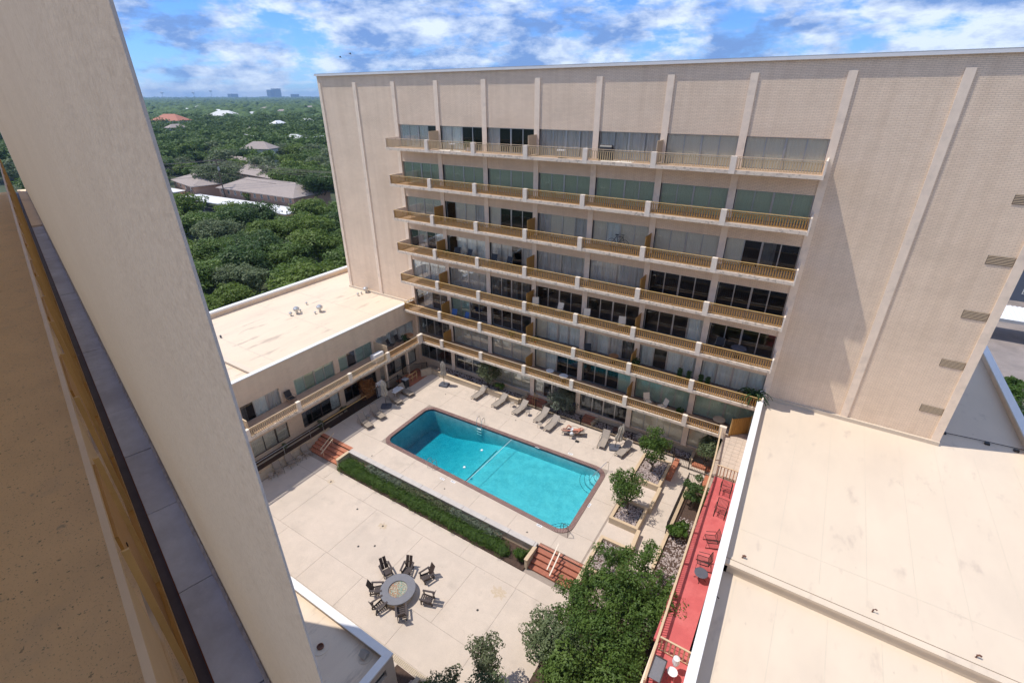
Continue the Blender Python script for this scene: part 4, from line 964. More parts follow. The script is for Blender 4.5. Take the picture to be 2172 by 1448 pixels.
# ================================================================== FURNITURE
def lounger(back=35, m_sling='sling'):
    t_ = thing('sun_lounger', 'x', 'sun lounger')
    L1, Wd, H = 1.22, .62, .33; br = .74; cb_, sb_ = math.cos(R(back)), math.sin(R(back))
    P2 = (L1+br*cb_, H+br*sb_)
    for i, s_ in enumerate((-1, 1)):
        y = s_*Wd/2
        q = MB(); q.tube([(0,y,H-.02),(L1,y,H),(P2[0],y,P2[1])], .02, 6); q.build('side_rail', M['frame'], t_)
        q = MB(); q.tube([(.03,y,H-.03),(.0,y,.02),(.25,y,.015),(.95,y,.015),(1.25,y,H-.02)], .017, 5); q.build('leg', M['frame'], t_)
        q = MB(); q.tube([(.62,y,H),(.66,y+s_*.05,H+.20),(.80,y+s_*.06,H+.27),(1.25,y+s_*.06,H+.25),(L1+.28*cb_+.05,y,H+.26*sb_+.02)], .017, 5); q.build('arm', M['frame'], t_)
        q = MB(); q.tube([(L1+.45*cb_,y,H+.45*sb_),(L1+.62,y,.02),(L1+.4,y,.015)], .015, 5); q.build('leg', M['frame'], t_)
    for x_ in (.02,): q = MB(); q.tube([(x_,-Wd/2,H-.02),(x_,Wd/2,H-.02)], .02, 5); q.build('crossbar', M['frame'], t_)
    def slingm(name, x0, z0, x1, z1):
        vs_ = []; n = 6
        for i in range(n+1):
            t = i/n; x = x0+(x1-x0)*t; z = z0+(z1-z0)*t-.022*math.sin(math.pi*t)
            for y in (-Wd/2+.02, 0, Wd/2-.02): vs_.append((x, y, z+.008-(.012 if y == 0 else 0)))
        for i in range(n+1):
            for y in (-Wd/2+.02, 0, Wd/2-.02):
                v = vs_[i*3+(0 if y < 0 else 1 if y == 0 else 2)]; vs_.append((v[0], v[1], v[2]-.012))
        fs = []; o_ = 3*(n+1)
        for i in range(n):
            for j in range(2): a = i*3+j; fs += [(a,a+3,a+4,a+1),(a+o_,a+1+o_,a+4+o_,a+3+o_)]
            fs += [(i*3,i*3+o_,i*3+3+o_,i*3+3),(i*3+2,i*3+5,i*3+5+o_,i*3+2+o_)]
        meshobj(name, vs_, fs, M[m_sling], t_, (0,0,0))
    slingm('seat_sling', .03, H-.005, L1, H+.012); slingm('back_sling', L1+.01, H+.02, P2[0], P2[1]+.01)
    return t_
ch = lambda x_, y_: (990+x_/9.05, 800+y_/9.05)
N_ = 'grey-tan lounger on the far deck, '
sp = []
for (x_, y_, u_, a_, lb) in [(-24.35,31.25,0,86,'leftmost of the far row, touched by the tree shadow'),(-21.9,31.15,0,84,'second from the left in the far row, standing alone'),
                             (-19.65,31.2,0,84,'third in the far row, between two small side tables'),(-17.35,31.2,0,86,'fourth in the far row, left of the close pair'),(-16.0,30.6,0,86,'fifth in the far row, nearest to the sunbather')]:
    sp.append(((x_,y_,.752), R(a_), N_+lb))
place(lounger(38), sp, 'loungers along the far side of the pool')
place(lounger(50), [((-11.05,30.95,.752), R(96), 'pale lounger with raised back left of the dark umbrella base by the fence'), ((-9.45,30.75,.752), R(78), 'pale lounger with raised back right of the dark umbrella base by the slim tree')], 'loungers beside the far right umbrella')
ul = 'tan lounger on the left deck, '
place(lounger(58, 'slingd'), [((-29.75,28.55,.752), R(176), ul+'farthest one, right of the white table'), ((-29.75,26.95,.752), R(172), ul+'behind the closed umbrella, left of the white table'),
      ((-29.35,24.35,.752), R(170), ul+'in front of the umbrella base'), ((-29.3,22.75,.752), R(168), ul+'nearest to the terracotta steps')], 'loungers along the left side of the pool')
lp = lounger(8); lp.location = (-14.75,31.25,.752); lp.rotation_euler = (0,0,R(22)); lp['label'] = 'flat lounger with the sunbather lying on it'; lp['group'] = 'loungers along the far side of the pool'
def table(w_=.42, h=.42):
    t_ = thing('side_table', 'x', 'side table'); 
    q = MB(); q.lathe((0,0,h), [(w_/2,0),(w_/2,.018)], 4 if w_ < .4 else 12); q.build('table_top', M['glass'] if False else M['sling'], t_)
    q = MB(); pts = [(w_/2*math.cos(a*math.pi/6), w_/2*math.sin(a*math.pi/6), h+.006) for a in range(13)]; q.tube(pts, .014, 5); q.build('rim', M['frame'], t_)
    for k in range(4): a = k*math.pi/2+.78; q = MB(); q.tube([(w_/2*.9*math.cos(a),w_/2*.9*math.sin(a),h),(w_/2*1.0*math.cos(a),w_/2*1.0*math.sin(a),.01)], .012, 5); q.build('leg', M['frame'], t_)
    return t_
place(table(), [((-20.6,32.35,.752),.2,'small round side table left of the third far lounger'), ((-18.65,31.95,.752),.5,'small round side table right of the third far lounger'), ((-16.8,30.9,.752),.1,'small side table between the fourth and fifth far loungers'),
     ((-13.75,31.05,.752),.3,'small side table beside the sunbather with a white bag on it'), ((-30.6,23.75,.752),.3,'small side table between the two nearest left loungers'), ((-31.0,27.75,.752),.3,'small side table below the white table'),
     ((-31.85,17.22,.002),.3,'small side table between the terrace wall armchairs'), ((-32.0,14.7,.002),.3,'small side table at the near end of the terrace wall armchairs')], 'small pool side tables')
q = MB(); q.lathe((-13.75,31.05,1.18), [(.05,0),(.16,.02),(.15,.12),(.06,.2)], 9); tag(q.build('bag', M['cloth_w'], smooth=True), 'white bag lying on the side table beside the sunbather', 'bag')
q = MB(); q.box(-13.30,-12.98,30.75,31.0,.756,.80); tag(q.build('sandals', M['blackplastic']), 'dark sandals on the deck beside the sunbather', 'sandals')
t_ = thing('white_table', 'white rectangular table by the left fence with a small dish on it', 'table', (-31.15,27.9,.75))
bx('table_top', M['whitep'], t_, -31.5,-30.75,27.3,28.5,1.47,1.51)
for sx in (-1.45,-.8):
    for sy in (27.35,28.4): bx('leg', M['alu'], t_, -30+sx,-29.96+sx,sy,sy+.04,.75,1.47)
sg = thing('rules_board', 'white board with ruled grey text lines leaning on the deck fence', 'sign board', (-32.4,27.1,.75))
q = MB(); q.beam((-32.52,26.62,1.6),(-32.52,27.55,1.6),.05,1.6); q.build('panel', M['whitep'], sg)
for k in range(11): q = MB(); q.beam((-32.49,26.72,2.28-k*.13),(-32.49,27.2+.25*((k*7)%3)/2,2.28-k*.13),.012,.03); q.build('text_line', M['greycap'], sg)
tc_ = thing('trash_bin', 'dark bin with grey square lid at the far left corner steps', 'trash bin', (-31.6,29.6,.75))
bx('body', M['blackplastic'], tc_, -31.85,-31.35,29.35,29.85,.75,1.62); bx('lid', M['darkbase'], tc_, -31.9,-31.3,29.3,29.9,1.621,1.68); q = MB(); q.raw([(-31.9,29.3,1.68),(-31.3,29.3,1.68),(-31.3,29.9,1.68),(-31.9,29.9,1.68),(-31.6,29.6,1.82)],[(0,1,4),(1,2,4),(2,3,4),(3,0,4)]); q.build('hood', M['greycap'], tc_)
tb = thing('trash_bin', 'tall black bin against the tower behind the far fence', 'trash bin', (-15.2,34.2,.9)); bx('body', M['blackplastic'], tb, -15.45,-15.0,33.95,34.35,.9,1.95); bx('lid', M['darkbase'], tb, -15.48,-14.97,33.92,34.38,1.951,2.0)
def umbrella(lab, loc, rz, lean=0, h=2.5):
    t_ = thing('closed_umbrella', lab, 'umbrella', loc, rz)
    q = MB(); pts = rounded([Vector(p_) for p_ in ((-.48,-.42),(.48,-.42),(.48,.42),(-.48,.42))], .13, 4); q.prism([tuple(p_) for p_ in pts], .002, .13); q.build('base', M['darkbase'], t_, (0,0,0))
    q = MB(); q.tube([(0,0,.13),(lean*.1,0,1.0),(lean*.35,0,h)], .03, 8); q.build('pole', M['bronze'], t_, (0,0,0))
    q = MB(); n = 16; prof = [(.22,h-1.65),(.27,h-1.4),(.17,h-.95),(.20,h-.8),(.22,h-.5),(.13,h-.2),(.03,h-.02)]; vs_ = []; fs = []
    for (r_, z) in prof:
        for j in range(n): a = 2*math.pi*j/n; k = r_*(1+.28*(1 if j % 2 else -1)); dx = lean*(.1+.25*(z-1)/1.5); vs_.append((k*math.cos(a)+dx+lean*.13, k*math.sin(a), z))
    for i in range(len(prof)-1):
        for j in range(n): fs.append((i*n+j,i*n+(j+1)%n,(i+1)*n+(j+1)%n,(i+1)*n+j))
    fs.append(tuple(range((len(prof)-1)*n,len(prof)*n))); meshobj('canopy', vs_, fs, M['canvas'], t_, (0,0,0))
    q = MB(); q.lathe((lean*.35,0,h), [(.03,0),(.045,.03),(.01,.09)], 8); q.build('finial', M['bronze'], t_, (0,0,0)); return t_
umbrella('closed tan umbrella standing alone near the far left wall', (-28.5,31.9,.752), R(12), h=2.85)
umbrella('closed tan umbrella between the left loungers', (-30.7,26.0,.752), R(35), h=2.95)
umbrella('closed leaning umbrella on dark base between the two pale far right loungers', (-10.1,31.75,.752), R(25), lean=1.0)
def slingchair(m_='slingd'):
    t_ = thing('armchair', 'x', 'armchair'); 
    for s_ in (-1,1):
        y = s_*.28
        q = MB(); q.tube([(-.42,y,.98),(-.22,y,.42),(.28,y,.44),(.34,y,.02)], .016, 5); q.build('side_frame', M['frame'], t_)
        q = MB(); q.tube([(-.35,y,.02),(-.20,y,.40),(-.31,y+s_*.03,.66),(.25,y+s_*.03,.64),(.30,y,.30)], .016, 5); q.build('arm', M['frame'], t_)
    q = MB(); q.raw([(-.2,-.27,.42),(.28,-.27,.45),(.28,.27,.45),(-.2,.27,.42),(-.2,-.27,.40),(.28,-.27,.43),(.28,.27,.43),(-.2,.27,.40)],[(0,1,2,3),(7,6,5,4),(0,4,5,1),(1,5,6,2),(2,6,7,3),(3,7,4,0)]); q.build('seat', M[m_], t_)
    q = MB(); q.raw([(-.22,-.27,.44),(-.22,.27,.44),(-.42,.27,.99),(-.42,-.27,.99),(-.24,-.27,.43),(-.24,.27,.43),(-.44,.27,.98),(-.44,-.27,.98)],[(0,1,2,3),(7,6,5,4),(0,4,5,1),(1,5,6,2),(2,6,7,3),(3,7,4,0)]); q.build('backrest', M[m_], t_)
    return t_
place(slingchair(), [((-31.85,17.95,.002),R(-8),'tan sling armchair by the terrace wall, closest to the terracotta steps'), ((-31.9,16.5,.002),R(-5),'tan sling armchair by the terrace wall, middle of three'), ((-31.95,15.4,.002),R(-12),'tan sling armchair by the terrace wall, nearest the camera')], 'armchairs along the terrace wall')
# fire pit and adirondack chairs
fc = Vector((*pt(844,1248,.5), 0))
fp = thing('fire_pit', 'round stone fire pit with grey ring top and coloured fire glass', 'fire pit', (fc.x, fc.y, 0))
q = MB(); nb = 30
for j in range(3):
    for k in range(nb):
        a0 = 2*math.pi*(k+.5*(j%2))/nb+.006; a1 = a0+2*math.pi/nb-.012; r0, r1 = .80, .93
        q.prism([(fc.x+r0*math.cos(a0),fc.y+r0*math.sin(a0)),(fc.x+r1*math.cos(a0),fc.y+r1*math.sin(a0)),(fc.x+r1*math.cos(a1),fc.y+r1*math.sin(a1)),(fc.x+r0*math.cos(a1),fc.y+r0*math.sin(a1))], .003+j*.145, .14+j*.145)
o = q.build('stone_block', M['tan'], fp); o['kind'] = 'stuff'
q = MB(); q.lathe((fc.x,fc.y,0), [(.79,.0),(.79,.42)], 30); q.build('liner', M['bronze'], fp)
q = MB(); K_ = 48; vs_ = []; 
for (r_, z) in ((.56,.445),(1.04,.445),(1.06,.46),(1.06,.50),(1.04,.515),(.58,.515),(.56,.50),(.56,.445)): vs_ += [(fc.x+r_*math.cos(2*math.pi*j/K_), fc.y+r_*math.sin(2*math.pi*j/K_), z) for j in range(K_)]
q.raw(vs_, [(i*K_+j,i*K_+(j+1)%K_,(i+1)*K_+(j+1)%K_,(i+1)*K_+j) for i in range(7) for j in range(K_)]); q.build('ring_top', M['greycap2'], fp)
gb = M['glassbead1']; q = MB(); q.lathe((fc.x,fc.y,.425), [(.0,.012),(.56,.01)][::-1], 24); q.build('glass_bed', gb, fp)
r_ = random.Random(5)
for nm, col, n in (('amber',(.55,.22,.10),260),('aqua',(.22,.42,.36),260),('clear',(.55,.52,.44),180)):
    q = MB()
    for k in range(n):
        a = r_.random()*6.283; rr = .54*math.sqrt(r_.random()); 
        if nm == 'aqua' and math.cos(a-.6) < -.2 and r_.random() < .7: continue
        if nm == 'amber' and math.cos(a-.8) > .3 and r_.random() < .75: continue
        s_ = r_.uniform(.010,.024); c = Vector((fc.x+rr*math.cos(a), fc.y+rr*math.sin(a), .44)); q.beam(c, c+Vector((r_.uniform(-.02,.02),r_.uniform(-.02,.02),s_)), s_*1.6)
    o = q.build('fire_glass', mat('fire_glass_'+nm, col, .25, .3, 20), fp); o['kind'] = 'stuff'
def adirondack():
    t_ = thing('adirondack_chair', 'x', 'armchair'); D_ = M['darkwood']
    def Bm(name, a, b, w_, h, up=(0,0,1)): q = MB(); q.beam(a, b, w_, h, up); return q.build(name, D_, t_)
    for s_ in (-1,1):
        y = s_*.30
        Bm('leg', (.36,y,.0),(.36,y,.56),.09,.04,up=(0,1,0)); Bm('leg', (-.40,y*.92,.0),(-.30,y*.92,.60),.09,.04,up=(0,1,0))
        Bm('side_board', (.40,y*.9,.36),(-.44,y*.9,.12),.03,.13)
        Bm('arm', (.46,y*1.12,.60),(-.40,y*1.12,.60),.13,.03)
        q = MB(); q.beam((-.22,s_*.125,.24),(-.58,s_*.125,1.06),.22,.03,up=(1,0,0)); q.build('back_board', D_, t_)
    for k in range(5): x = .40-.125*k; q = MB(); q.beam((x,-.26,.375-.035*k),(x,.26,.375-.035*k),.105,.022); q.build('seat_slat', D_, t_)
    Bm('back_rail', (-.40,-.30,.62),(-.40,.30,.62),.05,.04); Bm('front_apron', (.41,-.27,.31),(.41,.27,.31),.03,.11)
    return t_
cz = lambda x_, y_: (730+x_/9.05, 1170+y_/9.05)
ac = []
labs = ['dark adirondack chair at the upper left of the fire pit, tall slatted back','dark adirondack chair at the top of the fire pit, back upright to the camera','dark adirondack chair at the upper right of the fire pit','dark adirondack chair left of the fire pit, seen side on',
        'dark adirondack chair at the lower left of the fire pit','dark adirondack chair directly below the fire pit','dark adirondack chair right of the fire pit, standing apart']
for (x_, y_), lb in zip([(800,330),(1215,310),(1590,440),(620,700),(670,1010),(1100,1150),(1600,880)], labs):
    p_ = Vector((*pt(*cz(x_,y_), .35), 0)); d = fc-p_; ac.append(((p_.x,p_.y,.002), math.atan2(d.y, d.x)+rnd.uniform(-.12,.12), lb))
for o_ in place(adirondack(), ac, 'dark timber chairs round the fire pit'): o_.scale = (.88,.88,.88)
for (u_, v_) in ((760,1158),(702,1021),(795,1157),(812,1115),(1013,1293),(758,1079)):
    x_, y_ = pt(u_, v_, .003); q = MB(); q.lathe((x_,y_,.001), [(.075,0),(.07,.008),(.0,.009)], 12); tag(q.build('floor_drain', M['iron']), 'small dark round drain in the terrace slab '+{760:'above the left fire pit chairs',702:'near the terracotta steps',795:'above the fire pit',812:'below the hedge middle',1013:'right of the fire pit',758:'near the left end of the hedge'}[u_], 'drain', 'terrace drains')
for (u_, v_, lb) in ((945,836,'near the lone umbrella'),(1094,891,'in front of the third far lounger'),(1258,951,'left of the umbrella base'),(1118,1128,'near side by the brick steps'),(789,966,'near the left end of the hedge wall'),(943,1036,'behind the hedge wall')):
    x_, y_ = pt(u_, v_, .75); q = MB(); q.lathe((x_,y_,.7505), [(.06,0),(.055,.006),(.0,.007)], 10); tag(q.build('floor_drain', M['iron']), 'small dark round drain in the pool deck '+lb, 'drain', 'pool deck drains')
# iron furniture on the red deck
def slatchair():
    t_ = thing('iron_chair', 'x', 'chair'); I_ = M['iron']
    for k in range(9): y = -.27+k*.0675; q = MB(); q.tube([(-.34,y,.92),(-.24,y,.50),(-.2,y,.40),(.28,y,.42),(.33,y,.38)], .010, 4); q.build('slat', I_, t_)
    for s_ in (-1,1): q = MB(); q.tube([(-.36,s_*.30,.93),(-.22,s_*.30,.40),(.33,s_*.30,.42),(.38,s_*.30,.04),(-.45,s_*.30,.03),(-.3,s_*.30,.55),(-.22,s_*.33,.66),(.3,s_*.33,.62)], .018, 5); q.build('side_frame', I_, t_)
    for a in ((-.36,.93),(-.22,.41),(.33,.40)): q = MB(); q.tube([(a[0],-.30,a[1]),(a[0],.30,a[1])], .016, 5); q.build('crossbar', I_, t_)
    return t_
place(slatchair(), [((-1.1,26.75,4.502),R(-88),'black iron slatted chair on the red deck, nearest the cross railing'), ((-1.0,24.75,4.502),R(-92),'black iron slatted chair on the red deck, second from the cross railing'),
     ((-.95,22.2,4.502),R(205),'black iron slatted chair turned sideways in the middle of the red deck'), ((-1.0,20.5,4.502),R(190),'black iron slatted chair beside the round iron table on the red deck')], 'iron chairs on the red deck')
t_ = thing('iron_table', 'round black iron mesh table on the red deck in front of the chair', 'table', (-.95,19.6,4.5))
q = MB(); q.lathe((-.95,19.6,4.98), [(.34,0),(.34,.02),(.30,.03),(.0,.02)], 20); q.build('table_top', M['darkbase'], t_)
for k in range(4): a = k*1.57; q = MB(); q.tube([(-.95+.1*math.cos(a),19.6+.1*math.sin(a),4.98),(-.95+.12*math.cos(a),19.6+.12*math.sin(a),4.7),(-.95+.3*math.cos(a),19.6+.3*math.sin(a),4.51)], .014, 5); q.build('leg', M['iron'], t_)
# boulders
for (u_, v_, s_, m_, lb) in ((1307,911,.28,'terracotta','rusty boulder left of the leaning umbrella'),(1357,926,.34,'rock','pale round boulder behind the far iron fence'),(1407,942,.24,'terracotta','rusty boulder behind the fence near the slim tree'),(1416,951,.26,'terracotta','brown boulder at the fence end near the slim tree'),(968,800,.3,'terracotta','brown boulder in the far left rock bed')):
    x_, y_ = pt(u_, v_, 1.0); bm = bmesh.new(); bmesh.ops.create_icosphere(bm, subdivisions=2, radius=s_)
    for v in bm.verts: v.co *= 1+.3*noise.noise(v.co*3.1+Vector((u_,0,0))); v.co.z *= .75
    me = bpy.data.meshes.new('boulder'); bm.to_mesh(me); bm.free(); me.materials.append(M[m_] if m_ == 'rock' else M['pot'])
    o = bpy.data.objects.new('boulder', me); C.objects.link(o); o.location = (x_, min(y_,34.1), 1.0+.1*s_); tag(o, lb, 'boulder')

# ------------------------------------------------------------------ the sunbather: one skinned body
def skinned(name, verts, edges, radii, m_, par=None, loc=None, rz=0, sub=2, root=0):
    me = bpy.data.meshes.new(name); me.from_pydata(verts, edges, []); o = bpy.data.objects.new(name, me); C.objects.link(o)
    md = o.modifiers.new('s','SKIN'); md.use_smooth_shade = True
    for i, sv in enumerate(me.skin_vertices[0].data): sv.radius = (radii[i], radii[i]) if not isinstance(radii[i], tuple) else radii[i]; sv.use_root = (i == root)
    ms_ = o.modifiers.new('u','SUBSURF'); ms_.levels = sub; ms_.render_levels = sub
    dg = bpy.context.evaluated_depsgraph_get(); m2 = bpy.data.meshes.new_from_object(o.evaluated_get(dg)); o.modifiers.clear(); o.data = m2; m2.materials.clear(); m2.materials.append(m_)
    for p_ in m2.polygons: p_.use_smooth = True
    if par: o.parent = par
    return o
pe = thing('person', 'sunbather in white shorts lying on the flat lounger with one knee raised', 'person', (-14.75,31.25,.752), R(22))
V = [(.98,0,.47),(1.12,0,.48),(1.30,0,.50),(1.46,0,.51),(1.55,0,.52),(1.64,0,.545),(1.76,0,.555), # pelvis, waist, chest, upper chest, neck, head
     (.90,.10,.47),(.52,.14,.82),(.30,.15,.42),(.16,.16,.41),       # left leg, knee raised
     (.90,-.10,.47),(.46,-.15,.44),(.06,-.16,.41),(-.02,-.17,.48),       # right leg stretched
     (1.45,.19,.50),(1.58,.42,.47),(1.72,.30,.52),
     (1.45,-.19,.50),(1.24,-.36,.44),(1.02,-.34,.45)]
Ed = [(0,1),(1,2),(2,3),(3,4),(4,5),(5,6),(0,7),(7,8),(8,9),(9,10),(0,11),(11,12),(12,13),(13,14),(3,15),(15,16),(16,17),(3,18),(18,19),(19,20)]
Rd = [(.15,.10),(.13,.095),(.16,.11),(.15,.10),.055,.085,.08,.085,.06,.042,.035,.085,.058,.04,.03,.05,.04,.032,.05,.04,.032]
skinned('body', V, Ed, Rd, M['skin'], pe)
skinned('shorts', [(1.03,0,.475),(.94,0,.475),(.88,.10,.48),(.72,.115,.62),(.88,-.10,.475),(.68,-.125,.465)], [(0,1),(1,2),(2,3),(1,4),(4,5)], [(.160,.115),(.158,.115),.10,.09,.10,.088], M['cloth_w'], pe)
skinned('hair', [(1.72,0,.56),(1.80,0,.555)], [(0,1)], [.085,.078], M['hair'], pe, sub=1)
for s_, (hx, hy, hz), (dx, dy) in ((1,(1.72,.30,.52),(.6,-.8)),(-1,(1.02,-.34,.45),(-1,.1))):
    hv, he, hr = [(hx,hy,hz),(hx+dx*.06,hy+dy*.06,hz)], [(0,1)], [.03,.032]
    for k in range(5):
        an = math.atan2(dy,dx)+(k-2)*.22*(1 if k else 1.6); L_ = (.06,.08,.088,.082,.065)[k]; b_ = len(hv)
        hv += [(hx+dx*.08+.012*(k-2)*-dy, hy+dy*.08+.012*(k-2)*dx, hz), (hx+dx*.08+L_*math.cos(an), hy+dy*.08+L_*math.sin(an), hz-.012)]; he += [(1,b_),(b_,b_+1)]; hr += [.011,.008]
    skinned('hand', hv, he, hr, M['skin'], pe, sub=1)
for (x_, y_) in ((.12,.16),(-.03,-.17)): skinned('foot', [(x_,y_,.41),(x_-.04,y_,.50),(x_-.06,y_,.58)] if y_ < 0 else [(x_+.06,y_,.40),(x_-.06,y_,.385),(x_-.13,y_,.38)], [(0,1),(1,2)], [.035,.035,.022], M['skin'], pe, sub=1)
# towel under the sunbather
q = MB(); q.box(.45,1.0,-.27,.27,.352,.366); o = q.build('towel', M['cloth_n'], None, (0,0,0)); o.location = (-14.75,31.25,.752); o.rotation_euler = (0,0,R(22)); tag(o, 'dark towel under the sunbather on the flat lounger', 'towel')

# ================================================================== BALCONY THINGS
def potplant(name, lab, x, y, z, h, m_, seed, pot='pot', spread=.3, n=140, grp=None):
    r_ = random.Random(seed); t_ = thing(name, lab, 'potted plant', (x,y,z), group=grp)
    q = MB(); q.lathe((x,y,z), [(.12,0),(.17,.26),(.185,.28),(.15,.27),(.14,.22)], 10); q.build('pot', M[pot], t_)
    q = MB()
    for k in range(n):
        a = r_.random()*6.28; rr = spread*math.sqrt(r_.random()); zz = z+.25+h*r_.random(); c = Vector((x+rr*math.cos(a), y+rr*math.sin(a), zz)); d = Vector((r_.gauss(0,1),r_.gauss(0,1),r_.gauss(.2,.7))).normalized()*.10; e_ = Vector((r_.gauss(0,1),r_.gauss(0,1),r_.gauss(0,1))).normalized()*.05
        q.raw([c-d, c+e_, c+d, c-e_], [(0,1,2,3)])
    q.build('foliage', M[m_], t_); return t_
def ZF(k): return ZR0-.79-FH*k
bch = place(slingchair('blackplastic'), [((PX[3]+1.9,33.6,ZF(3)),R(-70),'dark sling chair on the fourth balcony from the top, leftmost of four'), ((PX[3]+3.1,33.6,ZF(3)),R(-100),'dark sling chair on the fourth balcony from the top, second of four'), ((PX[4]+1.1,33.6,ZF(3)),R(-80),'dark sling chair on the fourth balcony from the top, third of four'), ((PX[4]+2.6,33.6,ZF(3)),R(-95),'dark sling chair on the fourth balcony from the top, fourth of four'),
   ((PX[6]+1.0,33.5,ZF(5)),R(-60),'dark chair on the sixth balcony from the top beside the round wooden table'), ((-33.3,29.9,4.485),R(20),'dark chair on the wing balcony nearest the privacy screen'), ((-33.3,31.0,4.485),R(10),'dark chair on the wing balcony beside the leafy plant'), ((-33.4,18.6,4.485),R(0),'dark chair on the wing balcony at the near wide window'),
   ((PX[8]+1.2,33.7,ZF(4)),R(-90),'dark chair on the fifth balcony from the top at the red-lit window')], 'dark chairs on the balconies')
place(slingchair('beigeblind'), [((PX[5]+.7,33.5,ZF(4)),R(-60),'pale tall chair on the fifth balcony from the top, leftmost'), ((PX[5]+2.9,33.5,ZF(4)),R(-95),'pale tall chair on the fifth balcony from the top, second'), ((PX[6]+.6,33.5,ZF(4)),R(-75),'pale tall chair on the fifth balcony from the top, third'), ((PX[6]+3.6,33.5,ZF(4)),R(-75),'pale tall chair on the fifth balcony from the top, rightmost'),
   ((PX[7]+1.6,33.7,ZF(6)),R(-50),'woven pale armchair on the lowest balcony, left one'), ((PX[7]+2.8,33.6,ZF(6)),R(-130),'woven pale armchair on the lowest balcony, right one')], 'pale chairs on the balconies')
place(slingchair('blue'), [((PX[3]+1.2,33.4,ZF(5)),R(-80),'blue chair on the sixth balcony from the top, left one'), ((PX[3]+2.6,33.4,ZF(5)),R(-100),'blue chair on the sixth balcony from the top, right one')], 'blue chairs on the sixth balcony')
def rtable(lab, x, y, z, m_, r_=.42, h=.70):
    t_ = thing('round_table', lab, 'table', (x,y,z)); q = MB(); q.lathe((x,y,z+h), [(r_,0),(r_,.03)], 18); q.build('table_top', M[m_], t_); q = MB(); q.tube([(x,y,z),(x,y,z+h)], .03, 6); q.build('leg', M['iron'], t_)
    q = MB(); q.lathe((x,y,z), [(.22,0),(.2,.03)], 12); q.build('base', M['iron'], t_)
rtable('round wooden table on the sixth balcony from the top', PX[6]+3.2,33.6,ZF(5),'wood',.40,.62); rtable('round glass-grey table on the fifth balcony at the right end', PX[8]+2.5,33.6,ZF(4),'darkbase',.5)
rtable('round tan table on the lowest balcony by the ochre screen', -3.0,33.7,ZF(6),'tan',.45); rtable('orange-brown square topped table on the wing balcony corner', -33.2,32.3,4.485,'wood',.5,.55)
rtable('white round table on the lowest balcony, left one', PX[5]+2.3,33.5,ZF(6),'whitep',.35,.6); rtable('white round table on the lowest balcony, right one', PX[5]+3.7,33.4,ZF(6),'whitep',.40,.55); rtable('small white table on the top balcony', PX[5]+2.6,33.4,ZF(0),'whitep',.35,.5)
rtable('small white table on the top balcony second bay', PX[3]+2.2,33.4,ZF(0),'whitep',.3,.5)
potplant('potted_plant','leafy green plant beside the ochre screen, sixth balcony from the top', PX[7]+.35,33.4,ZF(5),.75,'leafp',1,n=260)
potplant('potted_plant','clipped topiary in wooden box, sixth balcony, left of the pair', PX[7]+3.7,33.6,ZF(5),.8,'leaf2',2,'wood',.16,260)
potplant('potted_plant','clipped topiary in wooden box left of the pilaster, sixth balcony', PX[8]-.42,33.6,ZF(5),.8,'leaf2',3,'wood',.16,260)
potplant('potted_plant','clipped topiary in wooden box right of the pilaster, sixth balcony', PX[8]+.45,33.6,ZF(5),.75,'leaf2',4,'wood',.16,260)
potplant('potted_plant','clipped topiary in wooden box, sixth balcony, rightmost of four', PX[8]+.95,33.6,ZF(5),.7,'leaf2',5,'wood',.16,260)
potplant('potted_plant','green plant on the lowest balcony between the chairs and dark box', PX[7]+4.2,33.7,ZF(6),.35,'leafh',6)
potplant('potted_plant','dark spiky plant on the wing balcony', -33.2,31.7,4.485,.5,'leafp',7,n=220)
potplant('potted_plant','dark plant at the left end of the fourth balcony', PX[3]+.7,33.6,ZF(3),.4,'leaf2',8)
potplant('potted_plant','small plant on the top balcony behind the second bay', PX[3]+3.4,34.0,ZF(0),.5,'leafp',9,'whitep')
potplant('potted_plant','small fern on the sixth balcony second bay', PX[4]+3.2,33.3,ZF(5),.25,'leafh',10)
potplant('potted_plant','small plant in red pot on the sixth balcony, fourth bay', PX[5]+.8,33.4,ZF(5),.2,'leafh',11,'redp')
# grill on the top balcony, folded item on the wing balcony, bicycle
t_ = thing('barbecue_grill', 'black hooded barbecue on the top balcony', 'grill', (PX[6]+1.2,33.5,ZF(0)))
bx('cart', M['blackplastic'], t_, PX[6]+.75,PX[6]+1.7,33.3,33.75,ZF(0),ZF(0)+.7); q = MB(); q.tube([(PX[6]+.8,33.52,ZF(0)+.78),(PX[6]+1.65,33.52,ZF(0)+.78)], .24, 12); q.build('hood', M['blackplastic'], t_)
t_ = thing('white_grill_cover', 'white flat-topped cover on the wing balcony by the privacy screen', 'cover', (-32.7,27.4,4.48)); q = MB(); q.prism([(-33.0,26.9),(-32.35,26.9),(-32.35,28.0),(-33.0,28.0)], 4.48, [5.2,5.35,5.35,5.2]); q.build('cover', M['whitep'], t_)
t_ = thing('bicycle', 'black bicycle leaning on the window of the third balcony, fifth bay', 'bicycle', (PX[6]+2.4,34.3,ZF(2)))
for dx in (-.5,.5):
    q = MB(); q.tube([(PX[6]+2.4+dx+.32*math.cos(a*math.pi/8),34.3,ZF(2)+.34+.32*math.sin(a*math.pi/8)) for a in range(17)], .015, 5); q.build('wheel', M['iron'], t_)
q = MB(); X_ = PX[6]+2.4; Z_ = ZF(2)
for a, b in (((-.5,.34),(-.15,.85)),((-.15,.85),(.35,.85)),((.35,.85),(.5,.34)),((-.5,.34),(0,.36)),((0,.36),(.35,.85)),((0,.36),(-.15,.95)),((.35,.85),(.33,1.0)),((.2,1.02),(.45,1.02))): q.tube([(X_+a[0],34.3,Z_+a[1]),(X_+b[0],34.3,Z_+b[1])], .018, 5)
